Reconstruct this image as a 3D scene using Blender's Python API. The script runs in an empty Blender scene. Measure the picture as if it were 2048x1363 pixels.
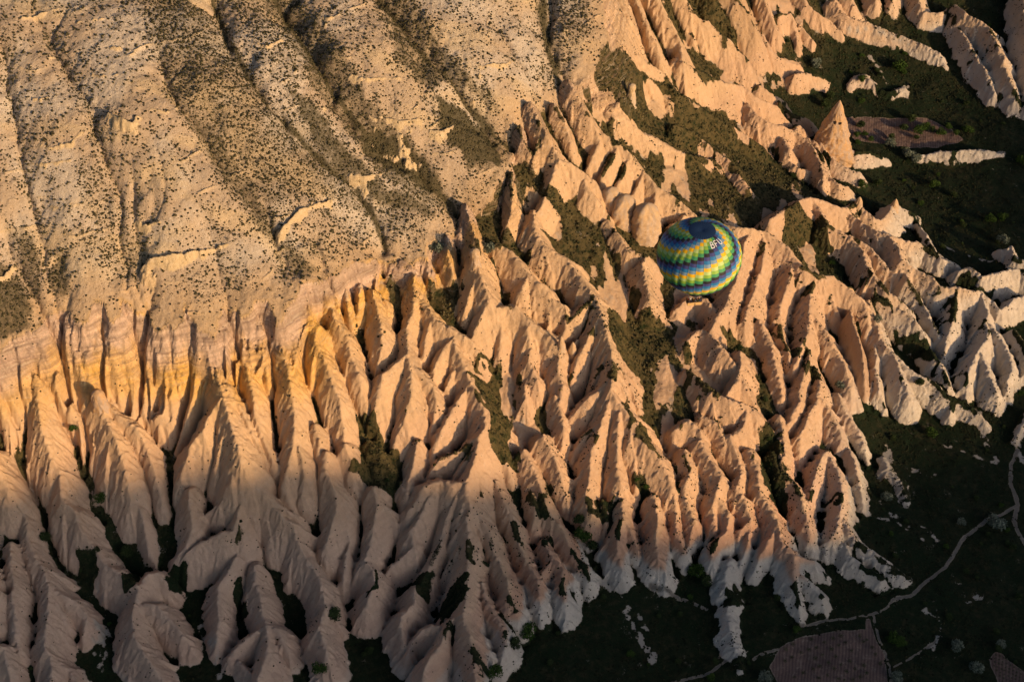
import bpy, bmesh, math, random
import numpy as np
from mathutils import Vector, Matrix

random.seed(7)
rng = np.random.default_rng(11)
D = bpy.data
C = bpy.context.scene.collection
scene = bpy.context.scene

# ------------------------------------------------------------------ camera
FPX = 3100.0                      # focal length in pixels of the 2048 px wide photograph
PITCH = math.radians(46.0)
CAM = np.array([0.0, 0.0, 560.0])
cam_d = D.cameras.new('camera')
cam_d.sensor_width = 36.0
cam_d.lens = FPX / 2048.0 * 36.0
cam_d.clip_start = 1.0
cam_d.clip_end = 20000.0
cam = D.objects.new('camera', cam_d)
C.objects.link(cam)
cam.location = CAM.tolist()
cam.rotation_euler = (math.radians(90.0) - PITCH, 0, 0)
scene.camera = cam

# ------------------------------------------------------------------ light
SUN_EL = math.radians(13.0)
SUN_AZ = math.radians(48.0)       # angle from -Y (behind the camera) towards +X
to_sun = Vector((math.sin(SUN_AZ) * math.cos(SUN_EL), -math.cos(SUN_AZ) * math.cos(SUN_EL), math.sin(SUN_EL)))
world = D.worlds.new("World")
scene.world = world
world.use_nodes = True
wn = world.node_tree
sky = wn.nodes.new('ShaderNodeTexSky')
sky.sky_type = 'NISHITA'
sky.sun_disc = False
sky.sun_elevation = SUN_EL
sky.sun_rotation = math.atan2(to_sun.x, to_sun.y)
sky.altitude = 1200
sky.dust_density = 1.5
bg = wn.nodes['Background']
tint = wn.nodes.new('ShaderNodeMix'); tint.data_type = 'RGBA'; tint.blend_type = 'MULTIPLY'
tint.inputs[0].default_value = 1.0; tint.inputs[7].default_value = (0.90, 0.84, 0.84, 1)      # warm-balanced dusk haze
wn.links.new(sky.outputs[0], tint.inputs[6]); 
# glow added to the sky near the sun to brighten the shaded rock
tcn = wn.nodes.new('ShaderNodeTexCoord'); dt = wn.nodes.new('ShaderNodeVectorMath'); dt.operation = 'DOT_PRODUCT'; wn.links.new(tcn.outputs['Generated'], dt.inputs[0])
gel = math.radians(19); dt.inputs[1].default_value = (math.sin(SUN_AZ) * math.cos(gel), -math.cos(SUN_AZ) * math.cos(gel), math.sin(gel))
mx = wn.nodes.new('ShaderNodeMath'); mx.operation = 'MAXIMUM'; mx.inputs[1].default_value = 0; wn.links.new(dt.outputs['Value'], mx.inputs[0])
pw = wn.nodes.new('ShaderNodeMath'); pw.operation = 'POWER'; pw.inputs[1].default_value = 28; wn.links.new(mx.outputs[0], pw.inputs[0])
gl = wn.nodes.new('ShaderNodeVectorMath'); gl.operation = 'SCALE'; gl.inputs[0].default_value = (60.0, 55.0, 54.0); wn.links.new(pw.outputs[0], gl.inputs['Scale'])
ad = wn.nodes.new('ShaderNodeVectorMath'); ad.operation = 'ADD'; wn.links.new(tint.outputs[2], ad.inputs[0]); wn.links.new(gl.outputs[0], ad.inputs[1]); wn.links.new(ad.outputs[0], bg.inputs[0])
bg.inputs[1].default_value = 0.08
sun_d = D.lights.new('sun', 'SUN')
sun_d.energy = 4.7
sun_d.angle = math.radians(0.53)
sun_d.color = (1.0, 0.65, 0.33)
sun = D.objects.new('sun', sun_d)
C.objects.link(sun)
sun.rotation_euler = to_sun.to_track_quat('Z', 'Y').to_euler()
sun.location = (200, -200, 700)
scene.view_settings.view_transform = 'Standard'
scene.view_settings.look = 'None'
scene.view_settings.exposure = 0.0
scene.view_settings.gamma = 1.0

# ------------------------------------------------------------------ small maths
_perm = np.random.default_rng(5).random((256, 256)).astype(np.float32)

def vnoise(x, y):
    x = np.asarray(x, np.float32); y = np.asarray(y, np.float32)
    xi = np.floor(x); yi = np.floor(y)
    fx = x - xi; fy = y - yi
    xi = xi.astype(np.int32) & 255; yi = yi.astype(np.int32) & 255
    x1 = (xi + 1) & 255; y1 = (yi + 1) & 255
    fx = fx * fx * (3 - 2 * fx); fy = fy * fy * (3 - 2 * fy)
    a = _perm[xi, yi]; b = _perm[x1, yi]; c = _perm[xi, y1]; d = _perm[x1, y1]
    return (a + (b - a) * fx) * (1 - fy) + (c + (d - c) * fx) * fy

def fbm(x, y, o=4, g=0.5):
    s = 0; a = 1.0; t = 0
    for i in range(o):
        s = s + a * vnoise(x * (2.03 ** i) + 17.3 * i, y * (2.03 ** i) + 9.1 * i); t += a; a *= g
    return s / t

def ss(a, b, x):
    t = np.clip((x - a) / (b - a), 0, 1)
    return t * t * (3 - 2 * t)

Fv = np.array([0, math.cos(PITCH), -math.sin(PITCH)])
Uv = np.array([0, math.sin(PITCH), math.cos(PITCH)])
def ray(u, v):
    return Fv + (u - 1024.0) / FPX * np.array([1.0, 0, 0]) - (v - 681.5) / FPX * Uv
def unproj(u, v, z):
    r = ray(u, v); t = (z - CAM[2]) / r[2]
    return CAM + r * t

# ------------------------------------------------------------------ valley-level surface (thin plate spline through surveyed points)
class TPS:
    def __init__(s, P, lam=2.0):
        P = np.array(P, float); s.c = P[:, :2] / 100.0; z = P[:, 2]; n = len(P)
        K = s.k(np.linalg.norm(s.c[:, None] - s.c[None], axis=2)) + np.eye(n) * lam * 0.01
        A = np.zeros((n + 3, n + 3)); A[:n, :n] = K
        A[:n, n] = 1; A[:n, n + 1:] = s.c; A[n:, :n] = A[:n, n:].T
        s.w = np.linalg.solve(A, np.r_[z, 0, 0, 0])
    @staticmethod
    def k(r):
        return r * r * np.log(np.maximum(r, 1e-6))
    def __call__(s, x, y):
        x = np.asarray(x, float) / 100; y = np.asarray(y, float) / 100
        o = s.w[-3] + s.w[-2] * x + s.w[-1] * y
        for (cx, cy), w in zip(s.c, s.w[:-3]):
            r2 = (x - cx) ** 2 + (y - cy) ** 2
            o = o + w * 0.5 * r2 * np.log(np.maximum(r2, 1e-12))
        return o

def pts(s):
    return [tuple(float(q) for q in p.split(',')) for p in s.split()]

BASE = pts("""-150,1450,-2 0,1363,4 0,1150,22 0,960,38 0,800,60 90,1100,16 60,860,52 120,760,62 150,900,40 200,1000,28 260,1100,14
350,1190,5 450,1330,0 270,700,66 350,870,44 340,1000,28 450,1000,30 550,900,44 550,1060,20 560,1180,4 340,1130,12 690,900,40 620,780,56 480,760,60
700,1100,12 690,1250,0 800,960,30 800,1080,12 760,1220,0 900,1480,-2 1100,1300,-1 930,640,66 860,760,50 1000,760,46 960,900,34
1130,860,34 1130,650,56 1040,500,74 960,500,78 1050,330,92 1140,1010,14 1200,1190,0 1200,330,80 1150,420,76 1300,450,60 1250,560,56 1310,640,46
1400,700,40 1380,850,32 1250,1000,18 1500,800,30 1480,950,18 1620,970,9 1400,1140,1 1500,1350,-3 1640,1080,3 1700,1250,-3 1900,1300,-5 2100,1450,-6 2100,1050,-5
1900,900,-2 1760,900,0 1840,850,-1 1560,440,36 1450,520,44 1620,600,24 1720,520,20 1750,680,10 1900,560,10 1900,700,5 2048,800,0 1650,390,20 1730,370,9
1800,450,5 1900,450,3 2048,450,3 2150,250,6 1850,260,6 1700,230,9 1650,170,16 1750,120,16 1850,150,12 2000,100,14 1900,0,22 1800,-60,30
1600,60,32 1500,-60,60 1540,210,26 1480,160,40 1350,60,70 1300,-60,96 1400,200,56 1500,330,34 1350,330,60 1300,240,72 1130,170,108 1080,60,122 1000,-80,148
0,-60,165 400,-60,155 700,-60,145 0,300,122 0,600,88 300,600,84 600,600,80 500,300,112 830,520,78 750,200,118 900,350,96 -200,300,135 -200,900,60""")
UP = pts("""-200,-100,182 0,-60,172 300,-60,166 500,-60,160 700,-60,154 850,-60,149 1000,-60,142 1080,0,134 0,150,156 0,300,138 0,450,119 0,600,101 0,700,86 -200,500,116
150,600,98 300,600,97 450,600,95 600,590,93 250,450,118 250,300,138 500,450,113 500,300,131 480,150,149 700,500,95 650,400,109 700,300,121 830,500,88 900,420,94
760,150,136 900,150,130 900,280,113 1010,330,100 1060,200,113 1000,100,128 1100,120,121 1130,170,112 -200,700,92 -200,100,165""")
def to_world(L):
    return [(*unproj(u, v, z)[:2], z) for u, v, z in L]
tB = TPS(to_world(BASE)); tU = TPS(to_world(UP))

# ------------------------------------------------------------------ the ground grid: fine where seen, coarse out to the horizon
def axis(a, b, step, grow, lim):
    core = [a]
    while core[-1] < b: core.append(core[-1] + step(core[-1]))
    lo = []; s = step(a); x = a
    while x > lim[0]: s *= grow; x -= s; lo.append(x)
    hi = []; s = step(b); x = core[-1]
    while x < lim[1]: s *= grow; x += s; hi.append(x)
    return np.array(lo[::-1] + core + hi), len(lo), len(lo) + len(core)
XS, ix0, ix1 = axis(-255, 345, lambda x: 0.47, 1.09, (-3500, 5200))
YS, iy0, iy1 = axis(292, 880, lambda y: 0.36 + (y - 322) * 0.00042, 1.09, (-5200, 4500))
NX, NY = len(XS), len(YS)
GX, GY = np.meshgrid(XS, YS)       # [iy, ix]
print('grid', NX, NY)

def coarse_eval(f, xs, ys, n=6):
    cx = np.r_[xs[::n], xs[-1]]; cy = np.r_[ys[::n], ys[-1]]
    g = f(*np.meshgrid(cx, cy))
    t = np.empty((len(cy), len(xs)))
    for i in range(len(cy)): t[i] = np.interp(xs, cx, g[i])
    o = np.empty((len(ys), len(xs)))
    j = np.clip(np.searchsorted(cy, ys) - 1, 0, len(cy) - 2)
    w = ((ys - cy[j]) / np.maximum(cy[j + 1] - cy[j], 1e-9))[:, None]
    return t[j] * (1 - w) + t[j + 1] * w
fx, fy = XS[ix0:ix1], YS[iy0:iy1]
Bf = coarse_eval(tB, fx, fy); Uf = coarse_eval(tU, fx, fy)
gx, gy = np.meshgrid(fx, fy)
Bsm = Bf.copy()
Bf = Bf + (fbm(gx / 14, gy / 14, 4) - 0.5) * 3.0 + (fbm(gx / 5 + 33, gy / 8, 4) - 0.5) * 2.6 * ss(8, 30, Bf)
Bs = Bf.copy()

def bil(A, x, y):
    i = int(np.clip(np.searchsorted(fx, x) - 1, 0, len(fx) - 2)); j = int(np.clip(np.searchsorted(fy, y) - 1, 0, len(fy) - 2))
    a = min(max((x - fx[i]) / (fx[i + 1] - fx[i]), 0), 1); b = min(max((y - fy[j]) / (fy[j + 1] - fy[j]), 0), 1)
    return (A[j, i] * (1 - a) + A[j, i + 1] * a) * (1 - b) + (A[j + 1, i] * (1 - a) + A[j + 1, i + 1] * a) * b

def cast(A, u, v, h=0.0):
    """first point of the ray through (u, v) that lies h above the height grid A"""
    r = ray(u, v)
    t0 = (200 - CAM[2]) / r[2]; t1 = (-30 - CAM[2]) / r[2]
    prev = t0
    for t in np.linspace(t0, t1, 160):
        p = CAM + r * t
        if p[2] < bil(A, p[0], p[1]) + h:
            a, b = prev, t
            for _ in range(12):
                m = 0.5 * (a + b); q = CAM + r * m
                if q[2] < bil(A, q[0], q[1]) + h: b = m
                else: a = m
            q = CAM + r * b
            return q
        prev = t
    return CAM + r * t1

# ------------------------------------------------------------------ upper slope: scrub covered flank that ends in a crumbling rim
RIM = pts("""-400,740 -60,720 0,700 40,668 70,655 84,614 104,614 112,604 130,604 137,622 145,642 160,652 172,640 178,612 196,598 206,600 212,625 222,642 235,625 240,592 262,596 272,612 285,612 292,600 300,642 315,652 330,640 345,650 365,640 372,614 385,642
400,662 425,666 436,640 448,612 470,606 480,628 500,622 510,598 530,592 540,612 552,642 566,640 575,602 592,590 600,575 606,566 640,552 668,540 700,520 745,502 790,498 812,520 838,508 856,516 850,488 880,470 906,452 926,430 952,408 985,390 1002,352
1014,336 1020,318 1016,300 1040,276 1036,238 1052,222 1078,206 1100,196 1128,180 1140,160 1175,150 1195,120 1215,80 1205,0 1215,-80 1200,-400 -400,-500""")
rim_w = []
for u, v in RIM:
    q = cast(Uf, u, v) if v > -120 else unproj(u, v, 165)
    rim_w.append((q[0], q[1]))
rim_w = np.array(rim_w)

def poly_sd(P, X, Y):
    """signed distance to a closed polygon (negative inside)"""
    P = np.asarray(P, float); n = len(P)
    d2 = np.full(X.shape, 1e18); ins = np.zeros(X.shape, bool)
    for i in range(n):
        ax, ay = P[i]; bx, by = P[(i + 1) % n]
        ex, ey = bx - ax, by - ay
        l2 = ex * ex + ey * ey + 1e-12
        t = np.clip(((X - ax) * ex + (Y - ay) * ey) / l2, 0, 1)
        d2 = np.minimum(d2, (X - ax - t * ex) ** 2 + (Y - ay - t * ey) ** 2)
        if ay != by:
            c = ((ay > Y) != (by > Y)) & (X < (bx - ax) * (Y - ay) / (by - ay) + ax)
            ins ^= c
    d = np.sqrt(d2)
    return np.where(ins, -d, d)
def line_d(P, X, Y):
    P = np.asarray(P, float); d2 = np.full(X.shape, 1e18); S = np.zeros(X.shape); acc = 0
    for i in range(len(P) - 1):
        ax, ay = P[i]; bx, by = P[i + 1]
        ex, ey = bx - ax, by - ay; l = math.hypot(ex, ey)
        t = np.clip(((X - ax) * ex + (Y - ay) * ey) / (l * l + 1e-12), 0, 1)
        q = (X - ax - t * ex) ** 2 + (Y - ay - t * ey) ** 2
        w = q < d2; d2 = np.where(w, q, d2); S = np.where(w, acc + t * l, S); acc += l
    return np.sqrt(d2), S / max(acc, 1e-9)
def window(P, r):
    P = np.asarray(P, float)
    a = np.searchsorted(fx, P[:, 0].min() - r); b = np.searchsorted(fx, P[:, 0].max() + r)
    c = np.searchsorted(fy, P[:, 1].min() - r); d = np.searchsorted(fy, P[:, 1].max() + r)
    return slice(c, d), slice(a, b)

# gullies carved into the upper slope (image polyline, depth, half width)
GUL = [("410,-60 450,60 512,154 581,232 640,285 700,335 745,400 770,470", 5.0, 9),
       ("520,-60 620,80 680,178 748,253 834,308 899,376 930,420", 6.5, 10),
       ("720,-60 800,20 860,90 930,170 1000,240 1022,262", 5.5, 9),
       ("830,60 850,170 900,200 960,230 985,262", 3.0, 7),
       ("60,0 100,80 150,154 178,222 212,308 239,444 250,520", 3.0, 7),
       ("0,60 24,205 38,273 60,380 90,480", 2.5, 7),
       ("300,60 360,200 430,300 500,380 540,440 560,520", 3.5, 9),
       ("380,180 470,260 560,330 640,390 700,430", 2.5, 8),
       ("0,420 40,520 80,600", 3.0, 6), ("270,330 278,420 292,520 300,590", 3.0, 5),
       ("96,500 112,560 124,600", 2.0, 5), ("420,420 440,520 460,590", 2.0, 8), ("600,450 640,500 650,540", 2.5, 6),
       ("1080,-60 1090,40 1110,110 1125,165", 6.0, 11), ("940,-60 985,40 1040,120 1080,180 1060,220", 2.0, 7)]
Ud = Uf + (fbm(gx / 22, gy / 22, 4) - 0.5) * 5.0 + (fbm(gx / 5, gy / 5, 3) - 0.5) * 0.9
GULW = []
for s, dep, wd in GUL:
    P = [cast(Uf, *p)[:2] for p in pts(s)]
    GULW.append((P, dep, wd))
    w = window(P, wd * 4)
    wx = gx[w] + (fbm(gx[w] / 9, gy[w] / 9, 3) - .5) * 8; wy = gy[w] + (fbm(gx[w] / 9 + 50, gy[w] / 9, 3) - .5) * 8
    d, s_ = line_d(P, wx, wy)
    Ud[w] -= 1.7 * dep * np.exp(-np.abs(d / wd) ** 1.25) * ss(-0.02, 0.15, s_)
# ledges: thin hard layers standing out of the slope
led = np.abs(((Ud + (fbm(gx / 30, gy / 30, 3) - .5) * 7) / 8.0) % 1.0 - 0.5)
ledm = ss(0.56, 0.68, fbm(gx / 11 + 31, gy / 15 + 3, 4)) * ss(0.05, 0.0, led)
Ud += ledm * 0.8
CRAGS = [("298,540,1.5 300,514,8 338,507,7.5 376,503,5 400,500,2.5", 1.9), ("400,500,2.5 430,492,3 462,486,1", 2.0), ("216,228,2 232,230,5 246,238,6.5 262,244,5 272,232,2.5", 1.6),
         ("553,487,2 560,462,5 575,440,4.5 600,420,3.5 640,404,3 668,396,1", 1.8), ("272,440,2 290,446,4 318,440,2", 1.8), ("60,286,.8 100,293,2 140,284,2.2 165,262,1", 1.3),
         ("2,42,.8 60,32,1.6 115,16,1", 1.5), ("640,30,1 655,33,3.5 682,24,2", 1.8), ("512,86,.8 535,90,3 560,76,3", 1.8), ("155,44,1 200,36,1.6 225,32,.8", 1.6),
         ("220,92,2 240,94,2.5", 1.6), ("180,148,1 200,150,1.8 245,147,1", 1.6), ("60,130,1 85,122,1.6 110,110,1", 1.5), ("65,195,2 80,196,1.6 110,190,1", 1.5), ("100,410,1 120,413,1.6 140,405,1", 1.5),
         ("-10,560,2 10,545,4 25,530,3", 1.7), ("735,230,1 748,236,2 765,232,1", 1.6), ("700,150,1.2 735,156,2 800,156,1", 1.4), ("770,234,2 800,240,3 840,236,2", 1.2), ("860,258,2 880,262,4 905,250,2", 1.2),
         ("700,350,2 730,352,3.5 760,345,2", 1.2), ("960,130,2 1000,128,2.5 1030,118,1.5", 1.0), ("300,216,1 330,222,1.8 355,216,1", 1.5), ("630,215,1 650,214,1.6", 1.6), ("60,325,1 90,326,1.5 140,320,.8", 1.5)]
cragm = np.zeros(Ud.shape)
for s, m in CRAGS:
    P = np.array([cast(Ud, u, v, h * .62) for u, v, h in pts(s)]); U0 = np.array([bil(Uf, q[0], q[1]) for q in P])
    w = window(P, 14); best = np.full(gx[w].shape, -1e9)
    for i in range(len(P) - 1):
        e = P[i + 1, :2] - P[i, :2]; l2 = e @ e + 1e-9
        t = np.clip(((gx[w] - P[i, 0]) * e[0] + (gy[w] - P[i, 1]) * e[1]) / l2, 0, 1)
        d = np.hypot(gx[w] - P[i, 0] - t * e[0], gy[w] - P[i, 1] - t * e[1]) * (1 + 1.3 * (fbm(gx[w] / 3.0, gy[w] / 3.0, 4) - .5)) + .8 * (vnoise(gx[w] / 1.3, gy[w] / 1.3) - .5)
        best = np.maximum(best, P[i, 2] + (P[i + 1, 2] - P[i, 2]) * t + .5 * (Uf[w] - (U0[i] + (U0[i + 1] - U0[i]) * t)) - m * d)
    best += 2.2 * (fbm(gx[w] / 4, gy[w] / 4 + 20, 4) - .55)
    q = best > Ud[w]; k = cragm[w]; k[q & (best > Ud[w] + .15)] = 1; cragm[w] = k
    Ud[w] = np.where(q, best, Ud[w])
rd = poly_sd(rim_w, gx + (fbm(gx / 4, gy / 4, 3) - .5) * 4, gy + (fbm(gx / 4 + 9, gy / 4, 3) - .5) * 4)
out = np.maximum(rd, 0)
but = 1 - np.abs(2 * vnoise(gx / 7.5 + 2.0 * vnoise(gy / 14, gx / 9), gy / 34 + 3) - 1)      # buttresses stand out between recesses
but2 = 1 - np.abs(2 * vnoise(gx / 3.1 + 40, gy / 15 + 7) - 1)
east_ = ss(-12, 25, gx)
cliff = Ud - ((3.3 - 2.1 * but - .5 * but2) * (1 - east_) + 2.7 * east_) * out - 0.5 * np.minimum(out, 4)
cliff = np.where(rd < 0, Ud, cliff)

# ------------------------------------------------------------------ badland spurs
# crest lines: image x, image y, height above the valley surface; 'm' side slope, 'r' rib spacing (0 none)
RIDGES = []
def R(s, m=1.05, r=11, rag=1.0): RIDGES.append((pts(s), m, r, rag))
# --- left block, upper row of buttresses under the rim
R("36,676,19 44,705,16 58,735,15 73,757,16 79,800,15 80,843,15 102,920,14 123,941,13 128,999,13 147,1020,13 157,1057,13 185,1095,11 212,1129,11 239,1146,12 260,1155,13 277,1173,14 268,1207,14 263,1228,14 267,1269,14 284,1303,13 307,1334,12 330,1370,9", r=14)
R("277,1173,14 294,1148,13 315,1148,12 328,1162,10 336,1180,7", r=0)
R("270,1205,13 308,1208,13 342,1240,11 362,1268,9 380,1292,6", r=0)
R("44,1010,7 58,1071,9 65,1112,9 84,1136,10 99,1173,11 97,1208,11 94,1242,11 92,1296,11 99,1320,11 106,1337,11 100,1380,10")
R("100,1177,10 137,1197,9 168,1222,8 176,1240,7 167,1269,5", r=0)
R("99,1320,10 137,1338,8 155,1370,6", r=0)
R("22,1085,7 21,1122,8 27,1160,9 24,1201,9 31,1259,8 38,1303,5", r=0)
R("-30,900,16 0,945,15 20,975,13 38,1005,8", r=0)
R("-40,720,14 0,735,14 10,770,13 4,800,9", r=9)
R("-30,1290,10 4,1300,9 20,1340,8 24,1380,6", r=0)
R("-40,1120,9 -10,1180,9 -6,1240,7", r=0)
# cone D
R("100,640,6 112,690,9 118,730,9 118,760,6", m=1.5, r=7)
R("160,640,18 165,675,14 171,710,12 182,735,11 191,751,13 192,775,14 196,795,17 212,830,17 232,880,16 250,940,14 262,1000,10 275,1030,6", m=1.0, r=13)
R("262,990,9 287,1047,7 297,1090,5 310,1125,2.5", m=1.3, r=0)
R("200,797,17 222,812,16 250,838,15 270,855,14 290,880,11 304,930,9 318,985,7 325,1010,5", r=10)
R("222,618,9 219,640,11 224,669,12 236,706,12 244,745,10 250,778,5", m=1.5, r=6)
R("175,612,6 186,650,9 196,690,10 204,726,9 208,750,5", m=1.6, r=6)
R("120,620,4 130,660,5 138,700,5", m=1.6, r=0)
# column E
R("306,625,17 311,648,15 316,665,14 310,690,14 300,715,15 291,760,14 284,800,12 278,840,10 280,870,5", m=1.35, r=9)
R("326,680,11 336,705,13 338,735,11 330,790,9 318,850,8 312,880,5", m=1.4, r=8)
R("300,600,8 304,622,8 310,640,7", m=1.7, r=0)
# cone F and its long front
R("388,650,18 395,676,14 400,700,12 388,740,12 380,790,11 372,840,10 360,880,6", m=1.4, r=8)
R("408,648,19 418,668,14 424,690,13 430,720,14 434,754,17 440,780,18 448,805,20 462,850,20 476,890,19 486,917,18 495,940,16 512,968,14 543,999,12 566,1020,11 588,1032,10", m=0.95, r=13)
R("442,796,19 425,830,17 404,860,15 385,890,13 372,920,11 362,950,9 352,975,6", m=1.0, r=10)
R("448,770,17 466,800,15 478,819,14 500,860,11 522,900,9 545,940,7", m=1.0, r=10)
R("486,917,18 470,940,15 461,961,14 452,990,11 440,1010,9", r=10)
R("379,978,10 376,1013,11 384,1050,11 372,1090,9 350,1120,6", r=9)
R("488,985,11 477,1020,12 474,1043,13 462,1065,12 444,1066,12 420,1074,11 400,1084,10 376,1105,9 356,1130,5", r=10)
R("475,1043,12 484,1070,9 498,1095,5", r=0)
R("545,1010,11 560,1033,12 588,1047,13 595,1078,12 608,1105,12 625,1132,12 642,1165,12 648,1208,12 640,1240,13 634,1258,14 650,1286,13 655,1312,11 640,1325,7", m=1.1, r=12)
R("472,1112,9 455,1145,10 445,1170,10 437,1208,9 441,1242,9 434,1276,7 430,1300,4", r=10)
R("509,1129,9 513,1167,10 522,1190,11 530,1230,11 533,1249,12 537,1276,12 534,1310,12 520,1350,11 510,1385,9", r=10)
R("533,1249,12 552,1258,12 568,1278,11 577,1303,8", r=0)
R("530,1252,11 505,1268,10 478,1290,9 460,1312,6", r=0)
R("475,1320,5 500,1345,7", r=0)
R("536,1040,8 540,1080,7 538,1110,4", r=0)
# columns G H I
R("484,625,18 488,670,14 492,716,12 502,778,12 512,826,12 528,880,10 548,925,8 560,955,5", r=10)
R("470,700,7 474,730,8 478,760,6", m=1.4, r=0)
R("552,612,18 558,640,14 564,662,12 566,690,13 572,730,14 581,770,14 588,826,14 590,870,13 580,920,12 572,965,10 575,1000,8", m=0.98, r=12)
R("588,870,12 606,910,12 612,950,11 606,990,8", r=10)
R("653,905,11 650,940,12 668,985,13 674,1020,13 664,1061,12 657,1091,10 660,1112,7", r=10)
R("630,850,10 640,880,10 640,920,8", r=0)
R("596,570,6 606,598,9 612,625,11 625,650,13 632,689,13 649,723,13 665,765,13 676,800,12 684,840,10 690,880,7", m=1.05, r=10)
R("660,600,7 668,640,11 690,672,13 704,710,13 719,747,13 726,780,11 732,806,6", m=1.1, r=10)
R("690,575,6 696,610,8 700,640,6", m=1.5, r=0)
R("720,566,6 722,590,8 716,625,6", m=1.5, r=0)
R("745,580,8 752,610,11 762,650,12 765,689,12 756,725,9 749,752,5", m=1.05, r=9)
R("770,600,5 782,625,4", r=0)
# cone L
R("800,520,7 827,539,8 832,580,9 822,620,9 815,650,11 813,689,12 812,708,15 820,745,16 822,790,15 812,840,12 790,885,6", m=0.95, r=12)
R("811,712,15 790,728,14 770,748,13 757,780,11 750,820,8", r=10)
R("818,716,14 840,742,14 860,770,14 874,800,13 868,840,9", r=10)
R("850,520,5 858,560,5", r=0)
R("840,600,8 856,622,10 871,641,11 899,657,12 923,674,12 940,684,11 953,698,9 960,712,5", r=9)
R("862,640,10 850,680,11 846,715,9", r=9)
R("906,676,12 915,700,13 926,723,13 933,740,14 940,758,14 952,790,15 967,819,16 968,850,17 960,877,18 957,900,19 946,930,20 931,960,21 934,985,21 940,1009,21 934,1037,20 935,1071,20 937,1105,20 936,1146,20 934,1190,20 928,1228,20 940,1270,20 950,1310,18 955,1363,15 958,1420,10", m=1.0, r=12)
R("906,676,12 890,700,11 872,730,11 862,770,9 858,800,6", r=9)
R("926,723,12 906,745,10 893,775,8 886,800,5", r=0)
R("945,880,15 915,905,12 880,915,9 862,940,7", r=8)
R("930,780,13 905,820,12 885,860,10 870,895,7", r=9)
# fan P
R("931,965,20 905,966,19 880,963,17 852,975,15 835,998,13 817,1020,11 806,1035,7", r=9)
R("871,975,15 856,1000,14 846,1030,13 820,1064,12 822,1091,11 800,1115,9 775,1140,7 764,1160,5", r=10)
R("915,985,16 900,1020,14 890,1060,13 880,1085,13 866,1115,12 861,1139,12 840,1165,12 828,1180,12 830,1205,13 818,1218,14 806,1228,14 800,1250,13 806,1285,10 812,1305,6", r=9)
R("925,1228,18 905,1240,17 892,1262,17 880,1290,17 862,1310,17 850,1340,15 840,1380,10", r=0)
R("892,1255,15 865,1258,15 845,1262,14 826,1280,12 815,1310,9", r=0)
R("935,1190,17 905,1215,14 885,1240,12", r=0)
R("945,1015,19 960,1035,17 974,1057,16 988,1091,16 1003,1132,16 1018,1163,17 1022,1190,17 1030,1215,14 1036,1238,9", m=1.05, r=11)
R("1008,1000,11 1025,1043,12 1042,1091,12 1059,1132,12 1073,1160,13 1082,1190,12 1083,1215,9 1080,1240,5", r=10)
R("990,960,9 1008,1000,11", r=0)
R("1064,985,9 1070,1037,9 1072,1060,6", r=0)
R("1048,900,10 1068,940,10 1082,975,11 1090,1000,11 1107,1033,11 1131,1078,11 1152,1112,11 1169,1132,11 1181,1155,8 1186,1172,4", r=10)
R("1085,870,12 1105,905,12 1128,950,12 1134,990,9 1136,1010,6", r=9)
R("1088,1080,9 1107,1112,11 1126,1139,12 1122,1166,12 1130,1200,11 1132,1235,6", r=0)
R("1126,1139,11 1142,1155,10 1148,1180,7", r=0)
R("1110,1112,10 1090,1140,9 1086,1160,6", r=0)
R("963,1165,15 972,1200,15 990,1225,15 1005,1255,14 1010,1290,11 1000,1330,7", m=1.15, r=0)
R("925,1110,12 900,1128,10 878,1150,8", r=0)
# spur Q
R("748,975,11 752,1013,12 748,1054,12 738,1085,12 731,1119,13 745,1140,14 748,1165,14 738,1195,14 730,1215,12 728,1240,6", r=9)
R("752,1000,11 775,1015,10 790,1040,7", r=0)
R("700,1075,6 690,1120,8 686,1160,7", r=0)
R("690,890,10 705,925,9 720,955,6", r=0)
R("800,960,4 812,985,8 812,1005,6", r=0)
# long flank between L and P
R("738,880,6 760,905,7 782,935,6", r=0)
R("836,880,9 826,930,9 816,965,8 810,1000,6", r=8)
# --- centre
R("938,490,8 950,501,13 953,518,14 962,560,14 977,604,14 990,615,13 1010,612,12 1032,612,13 1046,631,13 1058,641,14 1075,652,14 1090,662,14 1108,676,14 1117,690,13 1126,705,11", m=1.05, r=8)
R("977,604,13 958,640,12 944,680,9 940,705,6", r=7)
R("956,545,12 940,580,10 930,620,7", r=7)
R("1000,620,10 1000,660,9 1000,700,6", r=8)
R("1056,645,13 1056,672,12 1062,700,11 1063,723,10 1072,760,9 1074,790,5", r=8)
R("1121,688,12 1114,710,12 1120,740,12 1126,770,11 1120,800,9", r=8)
R("1110,790,8 1124,826,9 1128,860,9 1123,900,5", r=8)
R("1050,770,7 1050,800,7", r=0)
R("918,468,6 930,440,7", r=0)
R("895,470,8 900,505,10 905,545,7", m=1.3, r=0)
R("930,405,8 940,440,11 955,480,11 965,515,7", m=1.5, r=0)
R("994,488,10 1022,501,12 1042,525,13 1056,549,13 1075,562,13 1090,572,13 1104,600,12 1125,612,12 1131,625,11 1128,655,9 1120,685,5", r=8)
R("1056,549,12 1050,580,11 1046,605,7", r=0)
R("1104,600,11 1098,625,9 1096,650,6", r=0)
R("1068,420,8 1073,460,11 1090,491,12 1115,505,12 1135,520,13 1158,546,14 1179,570,15 1196,597,17 1203,625,18 1210,655,18 1223,699,18 1228,740,18 1224,778,18 1240,809,17 1261,843,16 1292,884,15 1312,910,14 1330,940,13 1345,975,11", m=1.0, r=10)
R("1196,597,16 1175,606,14 1150,628,12 1136,650,9", r=9)
R("1203,625,17 1180,665,14 1158,717,12 1142,760,8", r=9)
R("1226,750,17 1200,780,15 1169,800,12 1145,830,8", r=9)
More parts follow.
